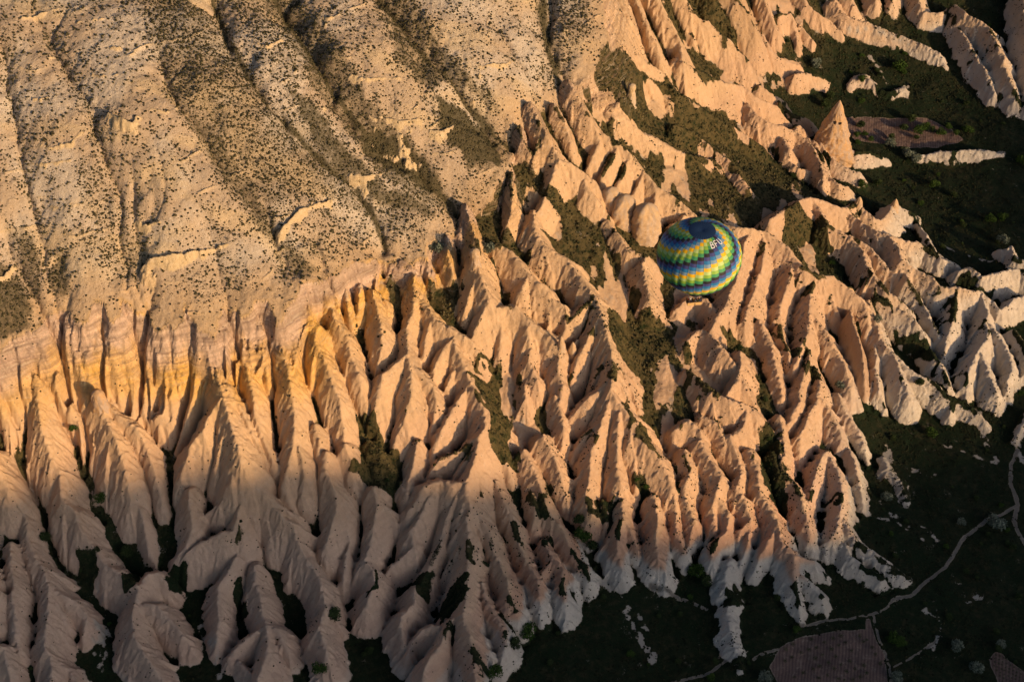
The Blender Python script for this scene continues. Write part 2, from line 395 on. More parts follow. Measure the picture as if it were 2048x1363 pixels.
R("1224,778,17 1212,820,16 1200,860,14 1184,905,13 1177,951,12 1172,985,12 1182,1020,11 1190,1055,7", r=10)
R("1240,812,16 1236,850,15 1230,890,13 1236,930,12 1240,965,11", r=10)
R("1212,840,14 1190,850,12 1165,870,9 1150,900,6", r=9)
R("1262,846,15 1262,880,13 1270,910,11", r=9)
R("1244,1000,9 1244,1030,11 1236,1060,12 1232,1100,11 1250,1140,8 1262,1160,4", r=9)
R("1205,1000,8 1210,1040,8 1208,1075,5", r=0)
R("1309,990,9 1316,1045,12 1310,1075,12 1318,1110,11 1330,1145,8 1340,1165,4", m=1.0, r=9)
R("1345,975,10 1352,1010,9", r=0)
R("1244,1030,10 1262,1060,9 1275,1100,7", r=0)
R("1145,690,9 1158,680,9 1152,710,7", m=1.4, r=0)
R("1234,465,8 1261,501,10 1292,511,12 1288,553,12 1300,590,11 1314,614,7", r=8)
R("1215,440,6 1240,480,7", r=0)
R("1022,343,11 1024,370,12 1022,400,11 1016,430,9 1012,460,6", m=1.5, r=7)
R("1090,395,8 1066,430,8 1050,465,6", r=0)
# upper middle
R("1138,161,9 1150,180,11 1165,210,12 1178,240,12 1193,255,12 1200,280,10 1190,310,9 1178,330,5", m=1.15, r=7)
R("1060,205,10 1078,240,11 1093,270,12 1106,292,11 1118,318,11 1140,325,10 1165,345,11 1190,362,11 1204,385,8", m=1.1, r=8)
R("1085,250,10 1072,290,9 1068,320,6", m=1.3, r=0)
R("1110,210,7 1130,250,8 1143,290,6", r=0)
R("1040,250,9 1048,275,9 1060,300,7", m=1.4, r=0)
R("1110,300,8 1112,340,9 1100,370,8 1094,400,5", r=0)
R("1165,350,9 1190,400,9 1215,430,5", r=0)
R("1193,255,9 1210,273,11 1235,285,12 1261,308,12 1288,342,12 1312,376,12 1346,393,12 1377,417,11 1400,440,10", m=1.0, r=7)
R("1235,285,11 1222,320,10 1205,350,7", r=6)
R("1261,308,11 1246,345,9 1232,375,6", r=6)
R("1288,342,11 1275,375,8 1262,395,5", r=6)
R("1312,376,11 1312,410,9 1310,450,6", r=8)
R("1377,417,9 1360,440,9 1330,470,7", r=8)
# crag ridge and the long pink ridges, top middle
R("1190,-90,22 1205,-20,22 1212,40,19 1200,100,14 1195,145,10 1210,150,10 1240,164,9 1262,190,8 1240,200,7 1232,215,7 1261,250,7 1285,265,7 1312,277,7 1346,296,7 1390,310,6 1430,320,6", m=0.7, r=0)
R("1190,-60,10 1215,0,10 1240,40,12 1255,80,10 1261,102,10 1295,126,10 1329,147,10 1348,176,10 1382,200,9 1430,235,8 1480,262,8 1520,290,7", m=0.8, r=9)
R("1268,-20,10 1290,40,11 1310,85,11 1322,120,9 1330,140,5", m=1.0, r=8)
R("1300,-40,12 1330,30,12 1360,85,12 1368,125,13 1390,140,13 1416,150,13 1451,164,13 1488,174,13 1510,190,13 1530,205,12 1553,212,12", m=1.0, r=8)
R("1362,-20,12 1382,20,13 1400,38,13 1416,44,14 1440,62,14 1461,82,14 1478,98,14 1492,116,13 1505,145,10 1514,172,5", m=1.0, r=8)
R("1400,-60,12 1430,0,12 1450,30,11 1465,60,9", r=8)
R("1495,206,10 1512,228,12 1536,241,13 1567,253,13 1590,262,12 1611,277,13 1632,308,12 1640,330,11 1645,350,10 1646,375,5", m=1.05, r=9)
R("1590,262,11 1600,250,10 1610,262,8", r=0)
R("1567,275,10 1580,300,9 1590,312,6", r=0)
R("1348,250,6 1392,265,7 1430,303,7 1468,330,7 1495,376,5", m=0.8, r=9)
R("1560,205,9 1590,230,9 1618,240,8 1628,252,5", m=0.9, r=0)
R("1575,318,5 1600,335,6 1625,345,5", r=0)
# mound below the fairy chimney and the white feet
R("1615,275,9 1632,285,10 1642,310,10 1650,340,9 1673,365,8 1695,372,7 1706,385,3", m=1.0, r=0)
R("1640,285,9 1665,318,9 1690,335,8 1715,345,8 1726,358,4", m=1.0, r=0)
R("1700,300,8 1714,304,8 1741,302,8 1758,310,7 1775,318,4", m=1.05, r=0)
R("1590,150,8 1614,145,8 1640,152,6 1655,160,3", m=1.0, r=0)
R("1526,70,9 1535,90,9 1560,115,7 1595,125,4", m=1.0, r=0)
R("1520,170,9 1545,190,9 1570,205,7", r=0)
R("1526,-10,11 1538,20,11 1550,55,9 1556,78,4", r=0)
R("1560,28,8 1580,30,8 1592,60,6 1596,90,4", r=0)
R("1600,50,5 1625,80,5", r=0)
R("1600,-20,8 1615,7,8 1642,31,8 1665,45,7 1683,66,4", r=0)
R("1670,0,8 1693,31,8 1741,48,8 1770,60,7 1792,68,7 1830,85,6 1854,96,6 1880,108,6 1889,128,3", m=0.8, r=0)
R("1690,-30,10 1705,5,8 1716,25,4", r=8)
R("1745,-30,10 1752,0,9 1758,24,4", r=8)
R("1790,-30,10 1785,0,8 1778,14,4", r=8)
R("1835,-30,12 1838,5,10 1850,25,8 1890,25,8 1850,40,4", r=8)
R("1560,120,6 1600,130,5", r=0)
R("1910,10,10 1930,25,14 1975,55,15 2000,100,15 2015,140,14 2030,190,10 2035,210,4", m=0.9, r=9)
R("1920,60,9 1950,110,10 1975,150,9 1990,185,7 1995,205,3", m=0.9, r=8)
R("2048,-20,14 2055,80,14 2060,200,10", r=0)
R("1700,165,3 1730,150,4 1760,180,4 1805,175,3", m=0.6, r=0)
R("1840,312,3 1880,305,5 1930,300,5 1980,302,4 2005,308,2", m=0.8, r=5)
# --- right block
R("1540,440,12 1570,418,13 1600,402,14 1621,393,14 1650,402,13 1680,415,12 1700,412,12 1717,402,13 1730,420,12 1745,432,11 1760,440,10 1778,425,11 1789,408,12 1805,415,11 1826,424,8 1835,432,3", m=1.0, r=9)
R("1621,393,13 1640,420,12 1656,450,12 1676,462,12 1700,474,13 1722,500,13 1738,535,13 1748,549,14 1775,580,14 1800,600,12 1826,625,9 1832,640,5", m=1.05, r=9)
R("1700,470,11 1735,490,11 1760,520,11 1785,545,10", r=8)
R("1690,425,9 1730,450,10 1755,462,12 1775,470,13 1795,495,14 1806,525,15 1840,542,15 1860,555,15 1881,570,15 1900,574,15 1915,576,15 1940,580,14 1963,583,13 1985,600,11 2000,620,10", m=1.0, r=9)
R("1775,470,12 1810,480,12 1850,490,11 1880,515,9 1915,530,6", m=1.0, r=7)
R("1806,525,13 1820,560,13 1835,590,11 1850,620,8", r=9)
R("1915,576,14 1908,610,14 1905,640,13 1895,680,10 1888,715,6", m=1.0, r=9)
R("1963,583,12 1968,610,12 1977,645,13 1972,680,13 1950,710,13 1938,740,12 1935,765,9", m=1.0, r=9)
R("1958,700,12 1975,745,12 1988,780,10 1994,808,5", r=8)
R("1977,645,12 2000,672,11 2014,700,11 2022,740,9 2015,780,6", r=8)
R("1920,540,8 1943,535,11 1967,551,11 1995,546,11 2020,538,11 2060,545,11", m=1.0, r=9)
R("2000,500,5 2016,498,8 2025,494,9 2030,515,7 2060,520,7", m=1.1, r=0)
R("2000,620,9 2030,600,10 2060,590,10", r=8)
R("2030,660,9 2050,690,9 2060,730,9", r=8)
R("1830,435,4 1870,500,5 1915,530,4", r=0)
# V: the big fan under the scrubby hill
R("1430,440,12 1470,455,16 1498,457,18 1526,460,19 1553,477,19 1587,511,19 1610,535,19 1632,549,19 1666,556,19 1693,573,18 1712,590,17 1726,600,16 1736,625,15 1738,650,12", m=1.0, r=8)
R("1498,457,17 1490,490,16 1478,530,15 1461,587,14 1445,625,12 1425,655,9", m=1.0, r=7)
R("1526,462,17 1530,500,15 1520,540,13 1505,590,12 1490,640,10", m=1.0, r=7)
R("1587,511,17 1580,550,14 1570,590,12 1560,630,9", m=1.0, r=8)
R("1632,549,17 1622,590,16 1621,624,16 1618,655,15 1605,690,12 1590,730,9", m=1.0, r=7)
R("1621,624,15 1645,660,14 1668,690,13 1685,730,12 1700,770,11 1716,800,7", m=1.05, r=9)
R("1666,556,16 1665,590,13 1675,620,10", r=8)
R("1400,440,8 1430,440,11", r=0)
R("1352,620,6 1385,590,8 1412,598,9 1440,640,10", r=9)
R("1375,680,7 1400,660,9 1420,668,11 1445,700,12 1470,730,11 1490,770,9 1505,800,6", m=1.05, r=10)
R("1480,700,11 1484,730,12 1475,760,10 1455,790,7", r=9)
R("1375,740,7 1400,760,9 1425,785,12 1460,800,12 1494,815,12 1520,830,11 1540,855,8", m=1.05, r=10)
R("1494,818,12 1490,850,11 1465,880,9 1450,905,6", r=10)
R("1520,640,10 1540,690,10 1555,740,9 1565,790,6", r=8)
R("1560,650,9 1575,700,9 1580,740,6", r=8)
R("1618,700,11 1612,740,12 1600,780,11 1590,820,9 1575,850,6", r=8)
R("1630,735,12 1642,758,13 1640,790,13 1652,810,12 1670,840,11 1690,880,9 1700,905,5", m=1.05, r=8)
R("1640,790,12 1620,830,11 1605,870,10 1600,905,6", r=9)
R("1675,785,9 1690,820,9 1715,860,8 1730,890,7 1735,920,3", r=9)
R("1560,830,8 1572,870,10 1568,910,10 1560,945,7", r=8)
R("1350,860,7 1372,840,9 1400,860,10 1410,900,9", r=9)
R("1405,830,8 1435,850,9 1450,885,8", r=0)
R("1370,900,9 1378,940,10 1372,970,11 1368,1005,9", r=9)
R("1400,880,10 1420,920,11 1440,950,12 1432,985,12 1425,1015,11 1430,1050,9", r=9)
R("1460,870,10 1478,905,11 1484,940,11 1470,975,11 1490,1000,12 1500,1040,11 1480,1060,9", r=8)
R("1440,1000,11 1462,1030,11 1450,1060,10 1430,1090,10 1425,1120,9 1422,1150,4", m=1.0, r=8)
R("1372,1000,10 1390,1040,10 1385,1070,8 1370,1110,5", r=8)
R("1350,1000,7 1350,1060,9 1362,1100,8 1366,1130,4", r=8)
R("1500,900,10 1518,940,11 1520,980,12 1540,1020,12 1556,1050,13 1562,1085,12 1580,1110,12 1590,1140,12 1588,1170,10 1595,1210,6 1600,1235,3", m=0.95, r=8)
R("1556,1050,12 1535,1085,11 1520,1110,9 1510,1140,6", r=8)
R("1590,1140,11 1615,1160,10 1640,1190,8 1648,1215,4", r=7)
R("1600,1115,10 1630,1125,9 1648,1145,5", r=8)
R("1560,880,9 1568,945,10 1590,970,11 1605,1000,12 1612,1040,11 1620,1075,8 1618,1095,4", m=1.0, r=9)
R("1545,905,8 1560,950,9", r=0)
R("1660,915,9 1680,950,11 1685,990,11 1680,1030,11 1672,1060,11 1660,1085,8 1650,1110,4", m=1.0, r=8)
R("1700,900,8 1712,935,9 1720,970,8 1728,1010,5", r=8)
R("1682,1030,10 1700,1060,10 1720,1085,10 1750,1105,9 1780,1125,8 1805,1145,6 1818,1155,3", m=0.95, r=7)
R("1690,1085,9 1700,1110,8 1730,1130,7 1760,1150,6 1775,1168,3", m=0.95, r=7)
R("1655,1095,4 1665,1090,7", r=0)
R("1620,1000,8 1630,960,9 1640,925,10 1655,900,9", r=8)
R("1615,960,4 1625,995,5 1624,1010,3", m=1.3, r=0)
R("1460,1120,8 1455,1150,8 1448,1180,6 1466,1195,5 1458,1225,5 1462,1260,5 1470,1300,4 1480,1335,2", m=0.7, r=6)
R("1500,1060,9 1490,1100,8 1478,1130,5", r=8)
R("1755,594,12 1775,605,13 1792,614,13 1815,628,13 1833,648,12 1850,665,10 1861,684,5", m=1.0, r=9)
R("1738,600,11 1750,630,12 1758,669,13 1775,695,13 1786,706,13 1800,735,14 1809,758,14 1820,785,12 1828,812,5", m=1.0, r=11)
R("1786,706,12 1810,735,12 1840,752,11 1865,765,10 1895,792,9 1929,806,8 1950,820,7 1972,843,4", m=1.0, r=8)
R("1750,690,9 1752,735,9 1760,780,8 1770,815,4", m=1.0, r=0)
R("1861,700,9 1880,730,10 1898,765,8", r=0)
R("1840,600,9 1870,650,9 1888,690,7", r=9)
R("1905,800,7 1900,830,5", r=0)
R("1765,915,3 1775,935,5 1800,960,4 1812,1000,2", m=0.7, r=5)
R("2060,820,4 2030,880,3", r=0)
R("1390,-60,10 1470,-40,14", r=0)
R("1696,615,5 1700,624,14 1708,645,16 1714,665,17 1722,690,17 1727,720,15 1730,755,12 1728,785,8 1724,805,3", m=1.7, r=0, rag=.35)
R("1742,700,5 1746,730,7 1744,770,6 1740,800,3", m=1.8, r=0, rag=.6)
R("1172,140,5 1186,143,9 1210,150,10 1240,164,8 1246,172,4", m=1.7, r=0)
R("1197,22,6 1225,20,11 1238,40,12 1241,60,9 1252,90,7", m=1.7, r=0)
R("1455,-40,20 1478,0,20 1495,25,19 1508,55,16 1518,90,9 1521,102,4", m=1.0, r=0, rag=.3)
R("196,602,18 192,650,14 188,700,11 186,735,8", m=1.5, r=6)
R("95,622,17 104,670,13 110,715,9", m=1.5, r=6)
R("345,650,18 350,690,12 352,730,7", m=1.5, r=6)
R("448,615,18 455,660,14 462,710,12 466,770,8", m=1.4, r=7)
R("520,600,18 525,650,13 530,700,11 536,760,8", m=1.4, r=7)
R("262,600,18 262,640,14 255,690,10", m=1.5, r=6)
R("230,600,18 232,640,14 240,670,10", m=1.5, r=6)
R("596,580,17 604,604,14 612,625,13", m=1.4, r=7)
R("640,556,15 650,585,12 660,610,10", m=1.4, r=7)
R("0,700,18 -5,740,13 0,780,10", m=1.4, r=7)
R("70,655,18 82,700,13 92,745,9", m=1.5, r=6)

E = np.maximum(Bf, cliff)          # running envelope
kind = np.zeros(E.shape, np.float32)   # 0 = valley / slope surface, 1 = bare spur
kind[(cliff > Bf + 0.5) & (rd > 0.3)] = 1.0

BETA = 0.65
spur = np.zeros(E.shape, np.float32)
def tent(P, m, seed, reach, rag=1.0, nseg_r=0.5):
    """raise a spur with crest line P (x, y, z): faces fall at slope m and are cut by rills running down them"""
    global E
    P = np.asarray(P, float)
    w = window(P, reach)
    X = gx[w]; Y = gy[w]
    if X.size == 0: return
    best = np.full(X.shape, -1e9); bph = np.zeros(X.shape); bd = np.zeros(X.shape)
    acc = 0.0
    n = len(P); bp = np.array([bil(Bsm, q[0], q[1]) for q in P]); Bw = Bsm[w] * BETA
    for i in range(n - 1):
        ax, ay, az = P[i]; bx, by, bz = P[i + 1]
        ex, ey = bx - ax, by - ay; l = math.hypot(ex, ey)
        if l < 1e-3: continue
        ex /= l; ey /= l
        lo0, lo1 = min(ax, bx) - reach, max(ax, bx) + reach
        dx = X - ax; dy = Y - ay
        tu = dx * ex + dy * ey; pe = dy * ex - dx * ey
        t = np.clip(tu, 0, l)
        over = np.where(tu < 0, -tu, np.where(tu > l, tu - l, 0.0))
        d = np.sqrt(pe * pe + over * over)
        drop = m * (np.sqrt(d * d + nseg_r * nseg_r) - nseg_r) + 0.012 * m * d * d / (1 + d * 0.035)
        z = az - BETA * bp[i] + (bz - az - BETA * (bp[i + 1] - bp[i])) * (t / l) - drop + Bw
        q = z > best
        ang = np.arctan2(over, np.abs(pe) + 1e-6)
        side = np.where(pe > 0, 37.0, 0.0)
        ph = acc + t - 0.45 * d * np.cos(ang) + np.where(tu < 0, -1, 1) * 7.0 * ang + side + seed * 13.7
        best = np.where(q, z, best); bph = np.where(q, ph, bph); bd = np.where(q, d, bd)
        acc += l
    a = 1 - np.exp(-bd / 4.5)
    sel = best + 3.5 > E[w]
    ph = bph[sel]; d = bd[sel]; aa = a[sel]
    f1 = vnoise(ph / 7.0, d / 40 + seed); f1 = 1 - np.abs(2 * f1 - 1)
    f2 = vnoise(ph / 2.6 + 5, d / 14 + seed * 3); f2 = 1 - np.abs(2 * f2 - 1)
    f3 = vnoise(ph / 1.3 + 9, d / 7 + seed * 5)
    rg = rag
    fl = aa * (2.1 * (f1 - 0.55) + 1.1 * (f2 - 0.5) + 0.42 * (f3 - .5)) * rg
    zz = best.copy(); zz[sel] += fl
    q = zz > E[w]
    E[w] = np.where(q, zz, E[w])
    k = kind[w]; k[q & (zz > Bf[w] + 0.35)] = 1.0; kind[w] = k
    k = spur[w]; k[q & (zz > cliff[w] + .4)] = 1.0; spur[w] = k

def smooth_line(P, n_per=3.0):
    """Catmull-Rom resample"""
    P = np.asarray(P, float)
    if len(P) < 3: return P
    Q = np.vstack([2 * P[0] - P[1], P, 2 * P[-1] - P[-2]]); o = []
    for i in range(1, len(Q) - 2):
        p0, p1, p2, p3 = Q[i - 1], Q[i], Q[i + 1], Q[i + 2]
        k = max(1, int(np.linalg.norm((p2 - p1)[:2]) / n_per))
        for j in range(k):
            t = j / k
            o.append(0.5 * ((2 * p1) + (-p0 + p2) * t + (2 * p0 - 5 * p1 + 4 * p2 - p3) * t * t + (-p0 + 3 * p1 - 3 * p2 + p3) * t ** 3))
    o.append(P[-1]); return np.array(o)

world_ridges = []
for k, (L, m, rr, rag) in enumerate(RIDGES):
    P = np.array([cast(Bs, u, v, h * (1.14 if u < 720 and v > 850 else 1.0)) for u, v, h in L])
    P = smooth_line(P, 5.0)
    # a slightly wandering crest
    for i in range(1, len(P) - 1):
        P[i, 0] += rng.normal() * 0.5; P[i, 1] += rng.normal() * 0.5; P[i, 2] += rng.normal() * 0.3
    world_ridges.append((P, m, rr, rag))
for k, (P, m, rr, rag) in enumerate(world_ridges):
    m *= 1.38
    tent(P, m, k, 45, rag)
    if not rr: continue
    # side ribs leaving the crest
    rr *= 0.56
    seg = np.r_[0, np.cumsum(np.linalg.norm(np.diff(P[:, :2], axis=0), axis=1))]
    for side in (-1, 1):
        s = rr * (0.4 + 0.4 * rng.random())
        while s < seg[-1]:
            x = np.interp(s, seg, P[:, 0]); y = np.interp(s, seg, P[:, 1]); z = np.interp(s, seg, P[:, 2])
            s2 = min(s + 3, seg[-1]); s1 = max(s - 3, 0)
            tx = np.interp(s2, seg, P[:, 0]) - np.interp(s1, seg, P[:, 0]); ty = np.interp(s2, seg, P[:, 1]) - np.interp(s1, seg, P[:, 1])
            g = -(np.interp(s2, seg, P[:, 2]) - np.interp(s1, seg, P[:, 2])) / max(s2 - s1, 1e-6)
            th = math.atan2(ty, tx) + side * math.radians(rng.uniform(30, 68))
            h = z - bil(Bs, x, y)
            L = min(max(h * 0.95, 4), 24) * rng.uniform(0.7, 1.15)
            drop = (max(g, 0.1) * math.cos(math.radians(50)) + m * math.sin(math.radians(50))) * rng.uniform(0.70, 0.84)
            Q = []; n = max(3, int(L / 3.5)); px, py = x, y; rel = th - math.atan2(ty, tx); sp = s; dp = 0.0
            bend = -side * math.radians(rng.uniform(0, 7)); keep = rng.uniform(0.60, 0.84)
            for i in range(n + 1):
                sc = min(sp, seg[-1]); zr = np.interp(sc, seg, P[:, 2]); rx = np.interp(sc, seg, P[:, 0]); ry = np.interp(sc, seg, P[:, 1])
                Q.append((px, py, zr + BETA * (bil(Bsm, px, py) - bil(Bsm, rx, ry)) - keep * m * (dp + .012 * dp * dp + (i / n) ** 2 * 1.5) - .25))
                st = L / n; px += math.cos(th) * st; py += math.sin(th) * st
                sp += st * math.cos(rel); dp += st * abs(math.sin(rel))
                dth = bend + rng.normal() * 0.05; th += dth; rel += dth
            tent(Q, m * 1.12, k * 7 + s, 16, 0.5, 0.3)
            s += rr * rng.uniform(0.6, 1.5)
print('ridges', len(world_ridges))

def blur(A, n=1):
    for _ in range(n):
        P = np.concatenate([A[:1], A, A[-1:]], 0); A = (P[:-2] + P[2:] + 2 * A) * .25
        P = np.concatenate([A[:, :1], A, A[:, -1:]], 1); A = (P[:, :-2] + P[:, 2:] + 2 * A) * .25
    return A
# rain: many drops run down the faces at once and wear rills where they meet, first broad gullies, then fine ones
def rain(H, mask, ax, ay, rounds, nd, steps, amp, seed, top=2.2):
    q = np.random.default_rng(seed); ny, nx = H.shape; H = H.astype(np.float32); mask = mask.astype(np.float32)
    DX = np.gradient(ax).astype(np.float32)[None, :]; DY = np.gradient(ay).astype(np.float32)[:, None]
    mean = nd * steps / (nx * ny)
    for r_ in range(rounds):
        g0 = -np.gradient(H, axis=1) / DX; g1 = -np.gradient(H, axis=0) / DY
        px = q.random(nd, dtype=np.float32) * (nx - 3) + 1; py = q.random(nd, dtype=np.float32) * (ny - 3) + 1
        keep = mask[py.astype(np.int32), px.astype(np.int32)] > .1; px = px[keep]; py = py[keep]
        vx = np.zeros_like(px); vy = np.zeros_like(px); cnt = np.zeros(ny * nx)
        for k in range(steps):
            id_ = py.astype(np.int32) * nx + px.astype(np.int32)
            cnt += np.bincount(id_, minlength=ny * nx)
            vx = .35 * vx + g0.ravel()[id_]; vy = .35 * vy + g1.ravel()[id_]; n_ = .95 / (np.sqrt(vx * vx + vy * vy) + 1e-5)
            px = np.clip(px + vx * n_, 1, nx - 2); py = np.clip(py + vy * n_, 1, ny - 2)
        F_ = (cnt.reshape(ny, nx) / mean).astype(np.float32); F_ = F_ * .5 + blur(F_, 1) * .5
        carve = np.clip(np.sqrt(F_) - 1.05, -.04, top)
        steep = np.clip(np.sqrt(g0 * g0 + g1 * g1) * 1.3, 0, 1)
        H = H - amp * carve * mask * steep
    return H
def upsample(A, ax, ay):
    t = np.stack([np.interp(fx, ax, r) for r in A]); j = np.clip(np.searchsorted(ay, fy) - 1, 0, len(ay) - 2); w = np.clip((fy - ay[j]) / (ay[j + 1] - ay[j]), 0, 1)[:, None]
    return t[j] * (1 - w) + t[j + 1] * w
msk = np.clip(kind + .17 * (rd < 0) * (1 - cragm) + .12, 0, 1)
for n_, rounds, nd, steps, amp in ((3, 11, 260000, 36, .15), (2, 9, 400000, 40, .12)):
    ax, ay = fx[::n_], fy[::n_]; B_ = blur(E, n_)[::n_, ::n_]
    jit = (np.random.default_rng(n_).random(B_.shape) - .5) * .35 * n_
    c0 = B_ + jit * msk[::n_, ::n_]; c1 = rain(c0, msk[::n_, ::n_], ax, ay, rounds, nd, steps, amp, n_)
    E = E + upsample(c1 - B_, ax, ay)
E = E + (np.random.default_rng(9).random(E.shape) - .5) * .25 * msk
E = rain(E, msk, fx, fy, 6, 900000, 40, .075, 1)
print('rain done')
# bedding: hard layers weather into small steps, strongest in the rim cliffs
hb = E + (fbm(gx / 40, gy / 40, 3) - .5) * 3
strat = kind * np.maximum(ss(52, 72, hb) * ss(26, 5, rd), 0.10)
per = 1.7
ph_ = (hb / per) % 1.0
E = E + strat * (ss(0.25, 0.75, ph_) - ph_) * per * 1.0
E = E * .88 + blur(E, 1) * .12
rough = (fbm(gx / 3.1, gy / 3.1, 4) - .5)
E = E + rough * (0.5 * kind + 0.35 * (1 - kind)) + kind * strat * (fbm(gx / 1.6, gy / 1.6 + 40, 3) - .5) * 1.1
H = E
# plants climb a ragged way up from the gully floors
rag_ = fbm(gx / 6 + 11, gy / 6, 5)
thr = 0.3 + 9.0 * np.maximum(rag_ - .50, 0) + 3.5 * np.maximum(fbm(gx / 22, gy / 22 + 5, 3) - .52, 0)
green = ss(.4, -.4, (E - Bf) - thr * (1 - .6 * ss(40, -40, gx)))
kind = np.where((rd > 0.3) | (spur > .5), np.minimum(kind, 1 - green), kind).astype(np.float32)

# ------------------------------------------------------------------ what grows and lies on the ground
Hs = blur(H, 6)
def wpoly(s): return [cast(H, *p)[:2] for p in pts(s)]
wobx = (fbm(gx / 6, gy / 6, 4) - .5) * 9; woby = (fbm(gx / 6 + 70, gy / 6, 4) - .5) * 9
def poly_mask(s, soft=1.5, wob=1.0):
    P = wpoly(s); w = window(P, 8)
    return w, ss(soft, -soft, poly_sd(P, gx[w] + wobx[w] * wob, gy[w] + woby[w] * wob))
def line_mask(s, wd, wob=0.4, soft=0.5):
    P = smooth_line(np.array(wpoly(s)), 6.0); w = window(P, wd + 8)
    d, _ = line_d(P, gx[w] + wobx[w] * wob, gy[w] + woby[w] * wob)
    return w, ss(wd + soft, wd - soft, d)

slope_in = ss(1.5, -1.5, rd) * (1 - spur)
veg = (1 - kind) * (1 - slope_in)
veg = blur(veg, 1)
scrub = np.zeros(H.shape)          # dense low scrub on the upper slope
SLOPE_BANDS = [
 ("280,-30 340,-30 420,40 480,120 560,200 640,280 700,340 745,400 770,460 700,420 620,390 560,420 520,400 470,310 400,250 350,180 310,120", .62),
 ("440,-40 540,-40 600,60 640,150 600,200 540,150", .45),
 ("500,-40 570,-40 650,50 720,150 800,260 880,350 940,400 930,430 900,440 830,400 740,330 680,250 620,170", .7),
 ("714,273 765,260 844,318 899,372 902,410 851,386 782,342 724,301", .95), ("560,170 640,210 700,290 760,360 840,400 890,430 850,450 780,430 700,370 620,290", .8),
 ("860,185 970,239 1005,290 998,331 936,335 899,294", .95), ("741,-30 823,-10 885,90 940,137 1005,219 1022,250 988,245 919,170 844,178 782,113", .7),
 ("60,20 100,70 165,150 195,222 225,308 250,444 225,440 200,320 160,220 130,150 80,70", .5),
 ("-20,50 15,80 38,200 55,300 80,420 60,420 30,300 10,200", .45), ("20,480 70,470 90,540 85,600 50,590", .7), ("92,501 126,500 140,560 126,596 100,590", .75),
 ("-30,500 20,520 60,600 70,660 40,680 -30,690", .8), ("150,460 230,450 290,560 280,590 200,540", .5), ("245,450 290,450 300,540 270,560", .6),
 ("359,198 420,240 470,310 520,376 560,440 600,500 640,540 610,560 560,500 500,440 440,360 400,280", .7), ("150,340 200,330 245,420 250,470 200,460 160,410", .5),
 ("330,560 420,500 520,560 560,580 470,595 400,600", .35), ("560,420 660,400 760,470 700,520 640,545 590,500", .45), ("680,500 800,470 850,500 790,500 745,515", .6),
 ("700,400 830,410 870,470 820,490 760,460", .55), ("960,250 1016,270 1010,330 985,380 960,360 1005,320", .7), ("1060,120 1120,60 1150,130 1130,170 1080,190", .5),
 ("860,380 940,360 1000,340 980,390 930,430 880,450", .5), ("1085,-40 1180,-40 1190,60 1150,110 1110,50", .55)]
for s, a in SLOPE_BANDS:
    w, mk = poly_mask(s, 3.0); scrub[w] = np.maximum(scrub[w], a * mk)
for P_, dep_, wd_ in GULW:
    w = window(P_, wd_ * 2); d, s_ = line_d(P_, gx[w] + wobx[w] * .5, gy[w] + woby[w] * .5)
    scrub[w] = np.maximum(scrub[w], np.clip(dep_ / 5.0, .45, 1.0) * ss(wd_ * .75, wd_ * .15, d + 2))
scrub *= slope_in * (1 - cragm)
VEG_POLYS = """847,522 885,532 919,566 926,621 916,641 871,621 851,580;965,450 1022,470 1070,508 1080,553 1104,587 1117,620 1088,568 1042,529 1008,501
1080,450 1152,457 1227,501 1268,546 1278,604 1265,640 1213,600 1176,553 1150,505 1095,480;1199,600 1261,641 1329,641 1380,682 1390,758 1346,792 1380,826 1360,843 1312,780 1268,715 1232,680 1210,650
940,744 970,751 1022,795 1049,853 1070,905 1078,951 1056,970 1022,935 990,905 977,830 953,778;933,717 970,723 1008,699 1035,717 1032,741 1039,792 988,751 953,737
697,816 731,823 765,877 792,900 812,955 795,980 758,980 722,945 690,900 700,860;1519,450 1540,425 1600,405 1640,440 1670,494 1656,515 1608,511 1560,491
1782,672 1861,689 1878,741 1826,717 1796,702;1847,545 1943,542 1956,566 1997,587 1991,600 1912,572 1870,562
1175,89 1261,115 1312,155 1380,205 1480,262 1545,295 1570,350 1550,400 1480,350 1380,307 1329,285 1261,240 1210,188 1165,130;1160,175 1193,200 1261,300 1295,332 1380,368 1500,420 1480,440 1380,410 1329,380 1288,345 1227,290 1190,225
1348,300 1382,312 1433,342 1495,407 1540,420 1519,430 1416,420 1348,396;1029,328 1073,335 1083,376 1124,407 1155,427 1152,460 1090,460 1039,410;964,376 998,359 1005,386 998,460 970,444
1400,-40 1440,0 1470,60 1490,120 1470,110 1440,75 1400,40 1380,0;1380,130 1430,160 1440,190 1420,180 1385,150;1445,655 1475,690 1478,705 1450,690;1225,610 1200,640 1235,700 1280,760 1300,740 1260,680
1255,800 1270,830 1262,850 1250,830;1270,830 1300,860 1310,900 1280,880;1520,905 1570,960 1580,1010 1545,1000 1520,960;1190,500 1225,520 1250,590 1215,590 1190,545
1275,950 1300,960 1290,1000 1262,985;1085,930 1110,960 1117,990 1095,985;1390,700 1420,740 1440,800 1400,790 1390,750;735,1190 752,1145 760,1150 752,1170 740,1200
890,1190 930,1155 940,1165 935,1195 890,1235 872,1240;830,1160 865,1140 866,1180 840,1200;440,1060 470,1040 478,1060 465,1110 452,1095;460,1160 480,1150 500,1220 485,1240 462,1200;380,1150 360,1180 330,1160 345,1140
165,1100 190,1095 195,1130 185,1165 160,1160;240,1150 275,1150 275,1180 250,1195;1100,960 1080,930 1060,990 1075,1040 1100,1050 1090,1000;1540,380 1600,385 1560,440 1525,440
1650,215 1690,240 1700,300 1660,270;1560,880 1545,840 1510,860 1515,900 1540,940 1570,1000 1560,930"""
